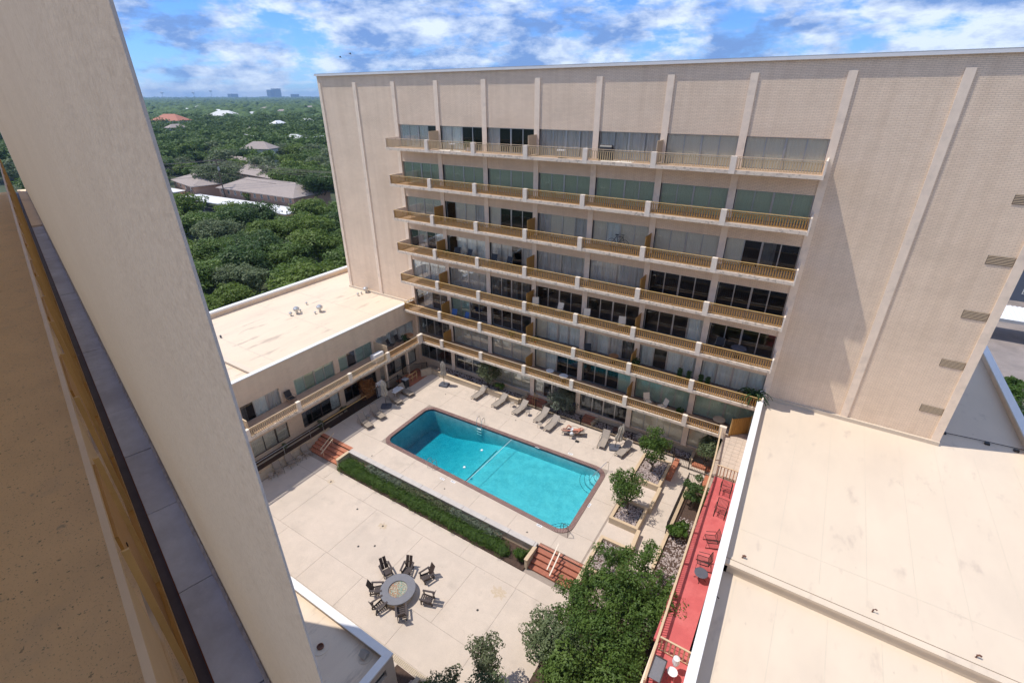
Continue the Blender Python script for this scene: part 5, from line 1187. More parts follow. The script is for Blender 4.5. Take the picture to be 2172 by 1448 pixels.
q.build('frame', M['iron'], t_); bx('saddle', M['blackplastic'], t_, X_-.25,X_-.02,34.25,34.35,Z_+.95,Z_+1.0)
for k, i, lab in ((0,3,'white floor mats on the top balcony, second bay'),(0,6,'white floor mat on the top balcony, fifth bay')): 
    o = bx('floor_mat', M['whitecurt'], None, PX[i]+1.0,PX[i]+3.2,33.1,33.9,ZF(k)+.001,ZF(k)+.02); tag(o, lab, 'mat')

# ================================================================== VEGETATION
def leafcloud(centres, n, size, seed, flat=.5, aspect=.55, bias=.9):
    """n leaf quads through blobs (c, (rx,ry,rz)); denser towards each blob's surface"""
    g = np.random.default_rng(seed); k = len(centres)
    vol = np.array([c[1][0]*c[1][1]*c[1][2] for c in centres])**.67; idx = g.choice(k, n, p=vol/vol.sum())
    cc = np.array([c[0] for c in centres])[idx]; rr = np.array([c[1] for c in centres])[idx]
    d = g.normal(size=(n,3)); d /= np.linalg.norm(d, axis=1)[:,None]; rad = g.random(n)**(1/3*(1-bias)+.08)
    lump = 1+.22*np.sin(d[:,0]*5+idx)+.18*np.sin(d[:,1]*7+idx*2)+.15*np.sin(d[:,2]*6+idx*3)
    p = cc+d*rr*(rad*lump)[:,None]
    nrm = d+g.normal(size=(n,3))*.7+np.array([0,0,flat]); nrm /= np.linalg.norm(nrm, axis=1)[:,None]
    t = np.cross(nrm, g.normal(size=(n,3))); t /= np.linalg.norm(t, axis=1)[:,None]; b = np.cross(nrm, t)
    s = size*g.uniform(.6,1.35,n)[:,None]
    v = np.stack([p-t*s*.5, p+b*s*aspect*.5+nrm*s*.08, p+t*s*.5, p-b*s*aspect*.5+nrm*s*.08], 1).reshape(-1,3)
    return v
def fastmesh(name, v, m_):
    n = len(v)//4; me = bpy.data.meshes.new(name); me.vertices.add(len(v)); me.vertices.foreach_set('co', v.astype(np.float32).ravel())
    me.loops.add(n*4); me.loops.foreach_set('vertex_index', np.arange(n*4, dtype=np.int32)); me.polygons.add(n)
    me.polygons.foreach_set('loop_start', np.arange(0,n*4,4,dtype=np.int32)); me.update(calc_edges=True); me.materials.append(m_); return me
def crown(seed, rad, h, nb, n, size, m_, name='crown'):
    r_ = random.Random(seed); cs = []
    for k in range(nb):
        a = r_.random()*6.28; q_ = math.sqrt(r_.random())*rad*.68; z = r_.uniform(-.30,.42)*h*(1-.5*q_/rad); s = rad*(r_.uniform(.20,.36) if nb > 18 else r_.uniform(.28,.48))
        cs.append(((q_*math.cos(a), q_*math.sin(a), z), (s, s, s*.70)))
    return fastmesh(name, leafcloud(cs, n, size, seed), m_)
def trunkmesh(seed, h, r, nl=5, spread=1.5):
    r_ = random.Random(seed); q = MB(); q.tube([(0,0,-.1),(r_.uniform(-.1,.1),r_.uniform(-.1,.1),h*.5),(r_.uniform(-.2,.2),r_.uniform(-.2,.2),h)], [r,r*.8,r*.6], 7)
    for k in range(nl):
        a = 6.28*k/nl+r_.random(); z0 = h*r_.uniform(.6,.95); q.tube([(0,0,z0),(spread*.5*math.cos(a),spread*.5*math.sin(a),z0+spread*.5),(spread*math.cos(a),spread*math.sin(a),z0+spread*.9)], [r*.5,r*.35,r*.15], 5)
    me = bpy.data.meshes.new('trunk'); me.from_pydata(q.v, [], q.f); me.materials.append(M['bark']); return me
def addmesh(name, me, par, loc=(0,0,0), scale=1):
    o = bpy.data.objects.new(name, me); C.objects.link(o); o.parent = par; o.location = loc; o.scale = (scale,)*3 if not isinstance(scale, tuple) else scale; return o
def gtree(name, lab, cat, loc, h, rad, seed, m_, n, size, th=None, nb=12, grp=None, sq=1.0, tr=.09):
    t_ = thing(name, lab, cat, loc, group=grp); th = th if th is not None else h*.35
    addmesh('crown', crown(seed, rad, (h-th)*1.15, nb, n, size, m_), t_, (0,0,th+(h-th)*.5), (1,1,sq)); addmesh('trunk', trunkmesh(seed, th+.3, tr, 5, rad*.6), t_); return t_
# courtyard
gtree('courtyard_tree', 'bushy grey-green tree in the far left rock bed by the lowest balcony', 'tree', (-24.3,33.7,1.12), 2.7, 1.35, 21, M['leafd'], 5200, .13, .7, 14)
gtree('courtyard_tree', 'pale-leaved bushy tree behind the fence beside the lobby steps', 'tree', (-16.1,33.9,.9), 2.2, 1.35, 22, M['leafs'], 4200, .13, .5, 12)
gtree('courtyard_tree', 'slim tree in the farthest rock planter, tallest of the slim trees', 'tree', (-6.6,30.2,1.1), 4.0, 1.25, 23, M['leafc'], 5200, .13, .6, 26, sq=1.1)
gtree('courtyard_tree', 'slim spreading tree in the middle rock planter', 'tree', (-6.8,25.6,1.1), 3.1, 1.45, 24, M['leafc'], 5600, .13, .5, 26)
big = thing('courtyard_tree', 'largest courtyard tree with broad dense crown below the brick steps', 'tree', (-4.55,16.95,.1))
rb = random.Random(77)
cs = [((0,0,3.8),(2.1,2.0,1.2)),((-1.2,2.2,3.0),(.8,1.0,.8)),((.9,1.8,3.5),(1.3,1.4,1.0)),((1.4,-.6,3.6),(1.6,1.5,1.1)),((-.2,-2.1,3.1),(1.9,1.7,1.1)),((-1.7,-.8,2.9),(1.1,1.3,1.0)),((.2,.4,4.3),(1.4,1.3,.8)),((1.0,-2.6,2.9),(1.5,1.3,1.0)),((1.9,1.0,3.3),(1.0,1.1,.8)),((-.9,3.6,2.6),(.9,.8,.7)),((.6,3.4,3.0),(.8,.8,.7)),((-1.9,.6,2.6),(.7,.9,.7))]
cs = [(tuple(c[0][i]+rb.gauss(0,.5)*c[1][i] for i in range(3)), tuple(c[1][i]*rb.uniform(.28,.5) for i in range(3))) for c in cs for _ in range(8)]
addmesh('crown', fastmesh('crown', leafcloud(cs, 46000, .125, 31), M['leafc']), big); addmesh('trunk', trunkmesh(31, 2.4, .16, 8, 1.6), big)
gtree('courtyard_tree', 'olive green tree leaning over the lower right terrace', 'tree', (-6.6,13.9,.1), 3.8, 1.75, 32, M['leaf4'], 8500, .14, 1.0, 12)
gtree('courtyard_tree', 'dark tree between the largest tree and the red deck bottom', 'tree', (-4.4,13.0,.1), 3.9, 2.0, 33, M['leaf1'], 9500, .16, 1.0, 12)
gtree('courtyard_tree', 'small feathery tree at the bottom edge left of the olive tree', 'tree', (-8.8,11.5,.02), 3.4, 1.05, 34, M['leafd'], 3000, .12, 1.0, 10)
gtree('courtyard_tree', 'loose branchy tree cut by the bottom edge', 'tree', (-9.9,9.7,.02), 2.3, .9, 35, M['leafd'], 2400, .12, .6, 9)
gtree('courtyard_tree', 'low leafy tree at the bottom edge under the olive tree', 'tree', (-7.6,9.6,.02), 3.0, 1.5, 36, M['leaf4'], 5200, .14, .6, 10)
gtree('round_shrub', 'dense round shrub in the far right corner by the tower', 'shrub', (-3.25,33.3,.8), 3.2, 1.15, 37, M['leaf4'], 5200, .13, .3, 12, sq=1.1)
gtree('shrub', 'upright dark shrub in the narrow bed beside the red deck', 'shrub', (-3.0,28.7,.85), 2.6, .95, 38, M['leaf2'], 3600, .13, .2, 9)
gtree('shrub', 'broad leaved bright shrub in the narrow bed below the red deck', 'shrub', (-3.2,25.3,.85), 1.4, .75, 39, M['leafh'], 1200, .24, .1, 7)
gtree('maple_shrub', 'orange leaved maple shrub under the wing balcony by the rules board', 'shrub', (-33.2,25.9,.7), 2.3, 1.15, 40, M['leafo'], 3200, .13, .4, 10)
gtree('shrub', 'dark green clipped bush right of the low hedge beside the steps', 'shrub', (-11.35,18.85,.05), .95, .62, 41, M['leafh'], 4200, .08, .05, 8)
for i, (x_, y_, s_, lb) in enumerate([(-33.3,20.6,.4,'small green shrub in the dark wing bed near the steps'),(-33.2,17.0,.35,'small dark shrub in the middle of the wing bed'),(-33.4,23.2,.4,'small green shrub in the wing bed below the dark doors')]):
    gtree('shrub', lb, 'shrub', (x_,y_,.72), .7, s_, 60+i, M['leafd'], 500, .10, .05, 5)
gtree('shrub', 'leafy green shrub in the narrow bed between kerb and terrace border', 'shrub', (-11.0,8.9,.02), .9, .8, 63, M['leafh'], 1800, .12, .05, 7)
gtree('shrub', 'dark shrub beside the clipped bush at the far left rock bed', 'shrub', (-22.9,33.4,1.12), 1.1, .6, 64, M['leafh'], 900, .11, .1, 6)
q = thing('rock_bed_patch', 'pale gravel patch in front of the club room window wall', 'gravel bed', (-12.2,7.6,0)); bx('bed', M['soil'], q, -12.05,-12.34,6.3,8.6,.0,.03)
gravelbed('rock_bed', -12.34, -12.12, 6.4, 9.6, .06, 160, 19)
# hedge: dense boxwood strip with looser grey perennials behind
hd = thing('boxwood_hedge', 'long low boxwood hedge along the retaining wall', 'hedge', (-20,18.6,0))
g = np.random.default_rng(3); cs = []
x = -28.1
while x < -12.3: cs.append(((x+20, g.uniform(-.10,.06), .40), (g.uniform(.32,.5), g.uniform(.44,.56), g.uniform(.32,.44)))); x += .30
for k in range(5): cs.append(((-7.9+k*.35,.45,.42),(.45,.42,.34)))
for k in range(4): cs.append(((-4.1+k*.35+3,.35,.36),(.4,.35,.3)))
addmesh('foliage', fastmesh('foliage', leafcloud(cs, 46000, .07, 44, bias=.96), M['leafh']), hd)
inner = MB()
for c in cs: inner.lathe((c[0][0],c[0][1],0), [(c[1][0]*.7,.02),(c[1][0]*.72,.4),(c[1][0]*.4,.55)], 7)
o = inner.build('inner_stems', M['leaf2'], hd, (0,0,0))
for i, (xa, xb, m_, sd_, lb) in enumerate([(-25.8,-22.4,'leafs',51,'silver grey perennials behind the left part of the hedge'),(-22.2,-17.6,'leafd',52,'loose flowering perennials behind the middle of the hedge'),(-17.4,-13.4,'leafs',53,'pale grass-like perennials behind the right part of the hedge')]):
    cs = []; x = xa
    while x < xb: cs.append(((x,19.2+g.uniform(-.12,.12),.48),(.32,.26,.36))); x += .26
    o = bpy.data.objects.new('perennials', fastmesh('perennials', leafcloud(cs, 5200, .09, sd_), M[m_])); C.objects.link(o); tag(o, lb, 'plants', kind='stuff')
# big fern on the balcony end
t_ = thing('palm_fern', 'large arching fern on the right end of the sixth balcony', 'potted plant', (-1.15,33.3,ZF(5)))
q = MB(); q.lathe((-1.15,33.3,ZF(5)), [(.18,0),(.24,.35),(.2,.36)], 12); q.build('pot', M['pot'], t_)
r_ = random.Random(8); vs_ = []; fs = []
for k in range(46):
    a = r_.random()*6.28; L_ = r_.uniform(.7,1.25); up = r_.uniform(.3,.9)
    prev = Vector((-1.15,33.3,ZF(5)+.35)); 
    for j in range(7):
        t = (j+1)/7; p_ = Vector((-1.15+L_*t*math.cos(a), 33.3+L_*t*math.sin(a), ZF(5)+.35+up*math.sin(t*2.4)-.35*t*t)); sd2 = Vector((-math.sin(a),math.cos(a),0))*.14*(1-t*.7)
        for s_ in (-1,1): b0 = len(vs_); vs_ += [tuple(prev), tuple(p_), tuple(p_+sd2*s_+Vector((0,0,-.05))), tuple(prev+sd2*s_*.6+Vector((0,0,-.03)))]; fs.append((b0,b0+1,b0+2,b0+3))
        prev = p_
meshobj('fronds', vs_, fs, M['leafp'], t_)

# ------------------------------------------------------------------ the town beyond
crowns = {}
for mi, mn in enumerate(('leaf1','leaf2','leaf3','leaf4')):
    for v_ in range(2): crowns[(mn,v_,'near')] = crown(100+mi*7+v_, 1, 1.25, 34, 10500, .085, M[mn]); crowns[(mn,v_,'far')] = crown(200+mi*7+v_, 1, 1.25, 22, 2600, .13, M[mn])
tkm = trunkmesh(5, 1.0, .06, 5, .5)
def towntree(x_, y_, r, h, mn, v_, lod, lab):
    t_ = bpy.data.objects.new('street_tree', None); C.objects.link(t_); t_.location = (x_, y_, ZG); t_.rotation_euler = (0,0,(x_*7.3)%6.28)
    WL[t_] = Vector((x_,y_,ZG)); tag(t_, lab, 'tree', 'trees of the neighbourhood beyond the complex')
    ch_ = h-r*.62
    o = addmesh('crown', crowns[(mn,v_,lod)], t_, (0,0,ch_), (r,r,r*.80)); addmesh('trunk', tkm, t_, (0,0,0), (h*.6,h*.6,ch_*.75)); return t_
KIND = {'leaf1':'mid green oak','leaf2':'dark green oak','leaf3':'yellow-green tree','leaf4':'grey-green tree'}
cc = lambda x_, y_: (280+x_/3.81, 180+y_/3.81)
# the trees one can tell apart: (crop x, y of crown centre, radius m, height m, kind, label)
named = [(690,725,7.8,12,'leaf4','round grey-green oak standing alone before the grey roofs'),(1290,745,7.2,11.5,'leaf1','wide dark oak between the two grey roof wings'),(1530,800,6.8,11.5,'leaf2','dark tree beside the tower edge at the roof end'),
 (860,880,2.6,5.0,'leaf3','small bright tree before the pink wall, left one'),(985,895,3.0,5.5,'leaf3','small bright tree before the pink wall, right one'),(800,1045,4.8,7.5,'leaf3','bright spreading tree in front of the white carport'),
 (560,1100,4.2,6.5,'leaf1','dark tree at the left beside the pier above the lawn edge'),(460,560,7,9.5,'leaf2','large dark tree behind the left grey roof'),(400,640,5.5,8,'leaf4','grey-green tree just behind the left grey roof'),
 (900,540,8,11,'leaf1','big oak in the row behind the grey roofs, left'),(1120,570,8,11,'leaf4','big pale oak in the row behind the grey roofs, middle'),(1330,570,8.5,11,'leaf3','big bright oak in the row behind the grey roofs, right'),(1500,600,8,11,'leaf1','big dark oak in the row behind the grey roofs by the tower')]
n_named = []
for (x_, y_, r, h, mn, lb) in named:
    p_ = G(*cc(x_, y_), ZG+h-r*.62); towntree(p_.x, p_.y, r, h, mn, (x_//7)%2, 'near', lb); n_named.append((p_.x,p_.y,r))
# the dense row directly behind the wing roof, then the neighbourhood filling to 600 m
rt = random.Random(17); kinds = ['leaf1','leaf3','leaf1','leaf3','leaf4','leaf2']
placed = list(n_named)
def blocked(x_, y_, r):
    for (a, b, c) in placed:
        if (a-x_)**2+(b-y_)**2 < ((c+r)*.62)**2: return True
    return False
HOUSEZ = [(-178,-98,58,104)]
def inhouse(x_, y_): return any(a < x_ < b and c < y_ < d for (a,b,c,d) in HOUSEZ)
cand = []
for k in range(120):                                    # screen right behind the wing
    cand.append((rt.uniform(-98,-53), rt.uniform(8,82), rt.uniform(3.4,5.6), 'near'))
for k in range(2600):
    d = 90*math.exp(rt.random()*2.0); a = R(rt.uniform(-76,-46)); cand.append((d*math.sin(a), d*math.cos(a), rt.uniform(4.5,8.0)*(1+.0004*d), 'far' if d > 170 else 'near'))
cnt = 0
where = ['just beyond the wing roof','left of the far tower beyond the wing roof','in the middle distance','far out toward the horizon']
for (x_, y_, r, lod) in cand:
    if cnt > 300-14-1: break
    if inhouse(x_, y_): continue
    if -50 < x_ and 0 < y_ < 60: continue
    if blocked(x_, y_, r): continue
    placed.append((x_, y_, r)); mn = rt.choice(kinds); d = math.hypot(x_, y_)
    az_ = math.degrees(math.atan2(x_, y_)); side = 'hard by the pier' if az_ < -66 else ('left of centre' if az_ < -62 else ('at the centre' if az_ < -58 else ('right of centre' if az_ < -54 else 'close to the tower edge')))
    zone = 'touching the wing roof' if d < 68 else ('behind the wing roof' if d < 84 else ('before the parking road' if d < 105 else ('near the carport' if d < 150 else ('round the grey roofs' if d < 200 else ('just behind the grey roofs' if d < 260 else ('in the middle distance' if d < 360 else 'toward the far woods'))))))
    szn = 'small' if r < 4.3 else ('medium' if r < 5.6 else ('large' if r < 7.2 else 'very large'))
    towntree(x_, y_, r, min(r*1.35+2.2, 11.5), mn, rt.randrange(2), lod, f'{szn} {KIND[mn]} {zone}, {side}'); cnt += 1
# far woodland to the horizon: one mass of lumpy crowns
def woodland():
    g = np.random.default_rng(9)
    wl = mat('woodland_leaves', (.045,.085,.022), .7, .4, .11, col2=(.13,.20,.05), spec=.25, transl=.3)
    # nearer part: leaf clumps; farther part: lumpy crowns
    tmpl = []
    for k in range(8):
        r_ = random.Random(300+k); cs = []
        for j in range(10): a = r_.random()*6.28; q_ = math.sqrt(r_.random())*.65; s_ = r_.uniform(.25,.42); cs.append(((q_*math.cos(a),q_*math.sin(a),r_.uniform(-.2,.4)),(s_,s_,s_*.75)))
        tmpl.append(leafcloud(cs, 240, .24, 300+k, bias=.97))
    n = 2300; d = 250*np.exp(g.random(n)**.75*1.15); az = np.radians(g.uniform(-78,-44,n)); rr = g.uniform(4.5,8.5,n)*(1+d*.0003); P_ = []
    for i in range(n): P_.append(tmpl[i%8]*np.array([rr[i],rr[i],rr[i]*.8])+np.array([d[i]*np.sin(az[i]), d[i]*np.cos(az[i]), ZG+rr[i]*.7+1.0+1.5*math.sin(i*1.3)]))
    o = bpy.data.objects.new('woodland', fastmesh('woodland', np.concatenate(P_), wl)); C.objects.link(o); tag(o, kind='stuff')
    n = 12000; d = 600*np.exp(g.random(n)**.8*2.6); a = np.radians(g.uniform(-80,-42,n)); X, Y = d*np.sin(a), d*np.cos(a); rr = g.uniform(4,8,n)*(1+d*.00025)
    bm = bmesh.new(); bmesh.ops.create_icosphere(bm, subdivisions=2, radius=1); bmesh.ops.delete(bm, geom=[v for v in bm.verts if v.co.z < .1], context='VERTS')
    bv = np.array([v.co[:] for v in bm.verts]); bf = np.array([[v.index for v in f.verts] for f in bm.faces]); bm.free(); V_ = []; F_ = []
    for i in range(n):
        lum = 1+.22*np.sin(bv[:,0]*4+i)+.2*np.sin(bv[:,1]*5+i*1.7)+g.normal(0,.12,len(bv))
        V_.append(bv*lum[:,None]*np.array([rr[i],rr[i],rr[i]*.75])+np.array([X[i],Y[i],ZG+rr[i]*.45+1.5+2.5*math.sin(i*1.3)])); F_.append(bf+i*len(bv))
    V_ = np.concatenate(V_); F_ = np.concatenate(F_); me = bpy.data.meshes.new('far_woodland'); me.vertices.add(len(V_)); me.vertices.foreach_set('co', V_.astype(np.float32).ravel())
    me.loops.add(len(F_)*3); me.loops.foreach_set('vertex_index', F_.astype(np.int32).ravel()); me.polygons.add(len(F_)); me.polygons.foreach_set('loop_start', np.arange(0,len(F_)*3,3,dtype=np.int32)); me.update(calc_edges=True)
    me.materials.append(mat('far_woodland_leaves', (.030,.062,.022), .8, .4, .12, col2=(.10,.16,.045), bump=1.0, bscale=1.2, spec=.2)); o = bpy.data.objects.new('far_woodland', me); C.objects.link(o); tag(o, kind='stuff'); print('far tris', len(F_))
woodland()
# houses
def hiphouse(name, lab, x0, x1, y0, y1, h, rh, rz=0, wallm='pinkwall', roofm='shingle', wins=6, ctr=None):
    cx, cy = (x0+x1)/2, (y0+y1)/2; t_ = thing(name, lab, 'house', (cx, cy, ZG), rz); X, Y = (x1-x0)/2, (y1-y0)/2; e = .6
    def lb(nm, m_, v, f): return meshobj(nm, v, f, M[m_], t_, (0,0,0))
    q = MB(); q.box(-X,X,-Y,Y,0,h); q.build('wall', M[wallm], t_, (0,0,0))
    a, b = X+e, Y+e; k = b if a > b else a
    rg = [(-a+k,0,h+rh),(a-k,0,h+rh)] if a > b else [(0,-b+k,h+rh),(0,b-k,h+rh)]
    v = [(-a,-b,h),(a,-b,h),(a,b,h),(-a,b,h)]+rg+[(-a,-b,h-.2),(a,-b,h-.2),(a,b,h-.2),(-a,b,h-.2)]
    f = [(0,1,5,4),(2,3,4,5),(1,2,5),(3,0,4)] if a > b else [(0,1,4),(1,2,5,4),(2,3,5),(3,0,4,5)]
    lb('roof', roofm, v, f+[(0,6,7,1),(1,7,8,2),(2,8,9,3),(3,9,6,0),(9,8,7,6)])
    for i in range(wins):
        xx = -X+(i+.5)*2*X/wins
        for z0 in ((1.0,3.6) if h > 4.5 else (1.0,)):
            q = MB(); q.box(xx-.5,xx+.5,-Y-.04,-Y-.005,z0,z0+1.3); wn = q.build('window', M['housewhite'], t_, (0,0,0)); q = MB(); q.box(xx-.42,xx+.42,-Y-.06,-Y-.041,z0+.08,z0+1.22); q.build('pane', M['darkglass'], wn, (0,0,0))
    for i in range(3): q = MB(); q.lathe((-X*.6+i*X*.5,-Y*.3,h+rh*.35), [(.15,0),(.15,.7),(.05,.75)], 6); q.build('roof_vent', M['alu'], t_, (0,0,0))
    return t_
A = G(*cc(700,905), ZG+0); 
def house_px(lab, l0, l1, depth, h, rh, **kw):
    """front wall from photo points l0 to l1 (eaves height h) running back by depth"""
    a = G(*cc(*l0), ZG+h); b = G(*cc(*l1), ZG+h); d = (b-a); L_ = d.length; rz = math.atan2(d.y, d.x); nrm = Vector((-math.sin(rz), math.cos(rz), 0)); c = (a+b)/2+nrm*depth/2
    return hiphouse('house', lab, c.x-L_/2, c.x+L_/2, c.y-depth/2, c.y+depth/2, h, rh, rz, **kw)
house_px('long pink brick apartment house with grey roof behind the white carport', (700,828), (1305,912), 12, 5.2, 2.6, wins=11)
house_px('pink brick house with grey roof at the left beside the pier', (330,765), (490,822), 13, 5.2, 2.4, wins=4)
house_px('low grey roofed wing behind the lone grey-green oak', (760,690), (1150,760), 14, 4.8, 2.4, wins=7)
house_px('grey hip roof peeking out behind the alone oak', (640,640), (860,668), 12, 4.8, 3.0, wins=4)
for (x_, y_, w_, nm, lb, rm) in [(310,272,26,'house','red tiled roof far left beside the pier','redroof'),(745,236,30,'house','large pale pitched roofs in the distance left of centre','housewhite'),(1305,382,9,'house','small white house between trees in the middle distance','housewhite'),(545,172,14,'house','pale roof at the top of the distant woods','housewhite'),(970,330,10,'house','small tan roof among the distant trees','shingle'),
                               (1410,262,10,'house','tiny white roof in the distance by the tower','housewhite'),(1020,450,12,'house','grey roof under the power line behind trees','shingle'),(1340,130,25,'house','pale building near the horizon by the tower','housewhite')]:
    p_ = G(*cc(x_, y_), ZG+12.5); hiphouse(nm, lb, p_.x-w_/2, p_.x+w_/2, p_.y-w_*.3, p_.y+w_*.3, 11.0 if w_ > 12 else 9.5, min(5.0, w_*.22), R(25), 'housewhite', rm, wins=3)
for k, (x_, y_, w_) in enumerate([(620,150,16),(880,160,18),(1080,185,14),(430,195,14),(1210,205,12),(690,205,12),(1440,175,16),(980,225,12),(350,330,10),(1180,300,9)]):
    p_ = G(*cc(x_, y_), ZG+12.5); hiphouse('house', ['pale','tan','grey','white','cream'][k%5]+' roof among the distant trees, '+['upper left of centre','top centre','upper centre','upper left','right of centre','left of centre','upper right by the tower','centre','left near the pier','centre right'][k], p_.x-w_/2, p_.x+w_/2, p_.y-w_*.3, p_.y+w_*.3, 11.5, 2.0, R(15+k*9), 'housewhite', 'carport' if k%2 else 'shingle', wins=0)
# carport, road, cars, pole
cp0, cp1 = G(*cc(395,905), ZG+3.0), G(*cc(1275,1040), ZG+3.0)
t_ = thing('carport', 'long white flat carport roof in front of the pink apartment house', 'carport', (cp0.x, cp0.y, ZG)); d = (cp1-cp0).normalized(); nr = Vector((-d.y,d.x,0))
q = MB(); pts = [cp0-nr*1.2, cp1-nr*1.2, cp1+nr*5.2, cp0+nr*5.2]; q.prism([(p_.x,p_.y) for p_ in pts], ZG+2.85, ZG+3.05); q.build('roof', M['carport'], t_)
Lc = (cp1-cp0).length
for k in range(9):
    for s_ in (-1,5): p_ = cp0+d*(Lc*(k+.3)/9)+nr*s_; q = MB(); q.tube([(p_.x,p_.y,ZG),(p_.x,p_.y,ZG+2.85)], .06, 6); q.build('post', M['alu'], t_)
cp2 = G(*cc(355,862), ZG+3); t_ = thing('carport', 'short white carport roof beside the pier at the far left', 'carport', (cp2.x,cp2.y,ZG)); q = MB(); q.box(cp2.x-8,cp2.x+1.2,cp2.y-2.5,cp2.y+2.5,ZG+2.85,ZG+3.05); q.build('roof', M['carport'], t_)
for s_ in (-6,0.8): q = MB(); q.tube([(cp2.x+s_,cp2.y,ZG),(cp2.x+s_,cp2.y,ZG+2.85)], .06, 6); q.build('post', M['alu'], t_)
r0, r1 = G(*cc(300,1000), ZG), G(*cc(1400,1180), ZG)
d2 = (r1-r0).normalized(); n2_ = Vector((-d2.y,d2.x,0)); q = MB(); a = r0-d2*60; b = r1+d2*30; zr_ = ZG+.004
q.raw([(*(a-n2_*5).xy,zr_),(*(b-n2_*5).xy,zr_),(*(b+n2_*6).xy,zr_),(*(a+n2_*6).xy,zr_)],[(0,1,2,3)]); struct(q.build('parking_road', M['asphalt']))
q = MB(); q.beam((*(a+n2_*6.1).xy,ZG+.06),(*(b+n2_*6.1).xy,ZG+.06),.35,.12); struct(q.build('road_kerb', M['white']))
def car(x_, y_, rz, col, lab):
    t_ = thing('parked_car', lab, 'car', (x_,y_,ZG), rz, group='cars parked by the carports'); 
    prof = [(-2.1,.35),(-2.15,.75),(-1.4,.9),(-.9,1.4),(.7,1.42),(1.3,.95),(2.1,.82),(2.2,.4)]
    v = [(x,-.88*(1 if z < 1.2 else .85),z) for x,z in prof]+[(x,.88*(1 if z < 1.2 else .85),z) for x,z in prof]; n = len(prof)
    meshobj('body', v, [tuple(range(n)), tuple(range(2*n-1,n-1,-1))]+[(i,i+n,(i+1)%n+n,(i+1)%n) for i in range(n)], mat(lab[:12]+'_paint', col, .3, .02, 1), t_, (0,0,0))
    q = MB(); q.box(-.85,.9,-.80,.80,.98,1.30); q.build('window', M['darkglass'], t_, (0,0,0))
    for wx in (-1.35,1.35):
        for wy in (-.85,.85): q = MB(); q.tube([(wx,wy-.1,.33),(wx,wy+.1,.33)], .33, 12); q.build('wheel', M['blackplastic'], t_, (0,0,0))
p_ = G(*cc(372,925), ZG); car(p_.x, p_.y, 1.2, (.30,.02,.03), 'dark red car at the short carport beside the pier')
p_ = G(*cc(590,968), ZG); car(p_.x, p_.y+3, 1.2, (.03,.03,.035), 'black car under the long white carport')
pb, ptp = G(*cc(775,985), ZG), None
pole = thing('utility_pole', 'tall wooden utility pole with crossarms in front of the carport', 'utility pole', (pb.x,pb.y,ZG)); ht = 13.2
q = MB(); q.tube([(pb.x,pb.y,ZG),(pb.x,pb.y,ZG+ht)], [.2,.13], 8); q.build('pole', M['bark'], pole)
wd_ = Vector((.95,.3,0)).normalized(); ca = Vector((-wd_.y, wd_.x, 0))
for zz in (ht-.3, ht-1.3): q = MB(); q.beam((*(pb.xy+ca.xy*1.6),ZG+zz),(*(pb.xy-ca.xy*1.6),ZG+zz),.14,.14); q.build('crossarm', M['bark'], pole)
q = MB(); q.tube([(pb.x+.3,pb.y,ZG+ht-3.0),(pb.x+.3,pb.y,ZG+ht-2.0)], .28, 10); q.build('transformer', M['alu'], pole)
for i, (off, zz) in enumerate(((-1.4,ht-.2),(0,ht-.2),(1.4,ht-.2),(-1.2,ht-1.2),(1.2,ht-1.2),(.2,ht-3.6),(.2,ht-4.4))):
    q = MB(); 
    for s_ in (-1,1):
        pts = []
        for k in range(13): t = k/12*70; w2 = pb+ca*off+wd_*s_*t; pts.append((w2.x,w2.y,ZG+zz-2.2*math.sin(math.pi*min(1,t/70))))
        q.tube(pts, .035, 4)
    q.build('power_line', M['iron'], pole)
# second line far away
pl2 = G(*cc(905,400), ZG+11); pr2 = G(*cc(1560,410), ZG+11)
t_ = thing('power_line_span', 'pale sagging power line crossing the middle distance trees', 'power line', (pl2.x,pl2.y,ZG))
q = MB(); q.tube([pl2.lerp(pr2, k/14)-Vector((0,0,2.2*math.sin(math.pi*k/14))) for k in range(15)], .10, 4); q.build('cable', M['whitep'], t_)
for e_, nm in ((pl2,0),(pr2,1)): q = MB(); q.tube([(e_.x,e_.y,ZG),(e_.x,e_.y,ZG+11.2)], .18, 6); q.build('pole', M['bark'], t_)
# towers on the horizon
for (x_, w_, h_, lb) in ((1133,62,70,'distant office tower on the horizon, left of the pair'),(1175,66,82,'distant office tower on the horizon, right of the pair'),(820,70,34,'low office block on the horizon left of centre'),(1320,60,30,'low block on the horizon near the tower')):
    q_ = ray(*cc(x_, 105)); dirv = Vector((q_.x,q_.y,0)).normalized(); c = dirv*6200; t_ = thing('office_tower', lb, 'office building', (c.x,c.y,ZG))
    q = MB(); q.box(c.x-w_/2,c.x+w_/2,c.y-w_/2,c.y+w_/2,ZG,ZG+h_+18); q.build('facade', M['towerglass'], t_); q = MB(); q.box(c.x-w_/2-1,c.x+w_/2+1,c.y-w_/2-1,c.y+w_/2+1,ZG+h_+18,ZG+h_+22); q.build('roof_band', M['greycap'], t_)
for (x_, h_) in ((648,60),(505,45),(252,45)): 
    q_ = ray(*cc(x_, 105)); c = Vector((q_.x,q_.y,0)).normalized()*6500; q = MB(); q.tube([(c.x,c.y,ZG),(c.x,c.y,ZG+h_+14)], [3,3], 6); q.lathe((c.x,c.y,ZG+h_+14), [(3,0),(14,6),(14,14),(3,18)], 10)
    o = q.build('water_tower', M['housewhite']); tag(o, 'tiny water tower on the horizon '+{648:'in the centre',505:'left of centre',252:'at the far left'}[x_], 'water tower')
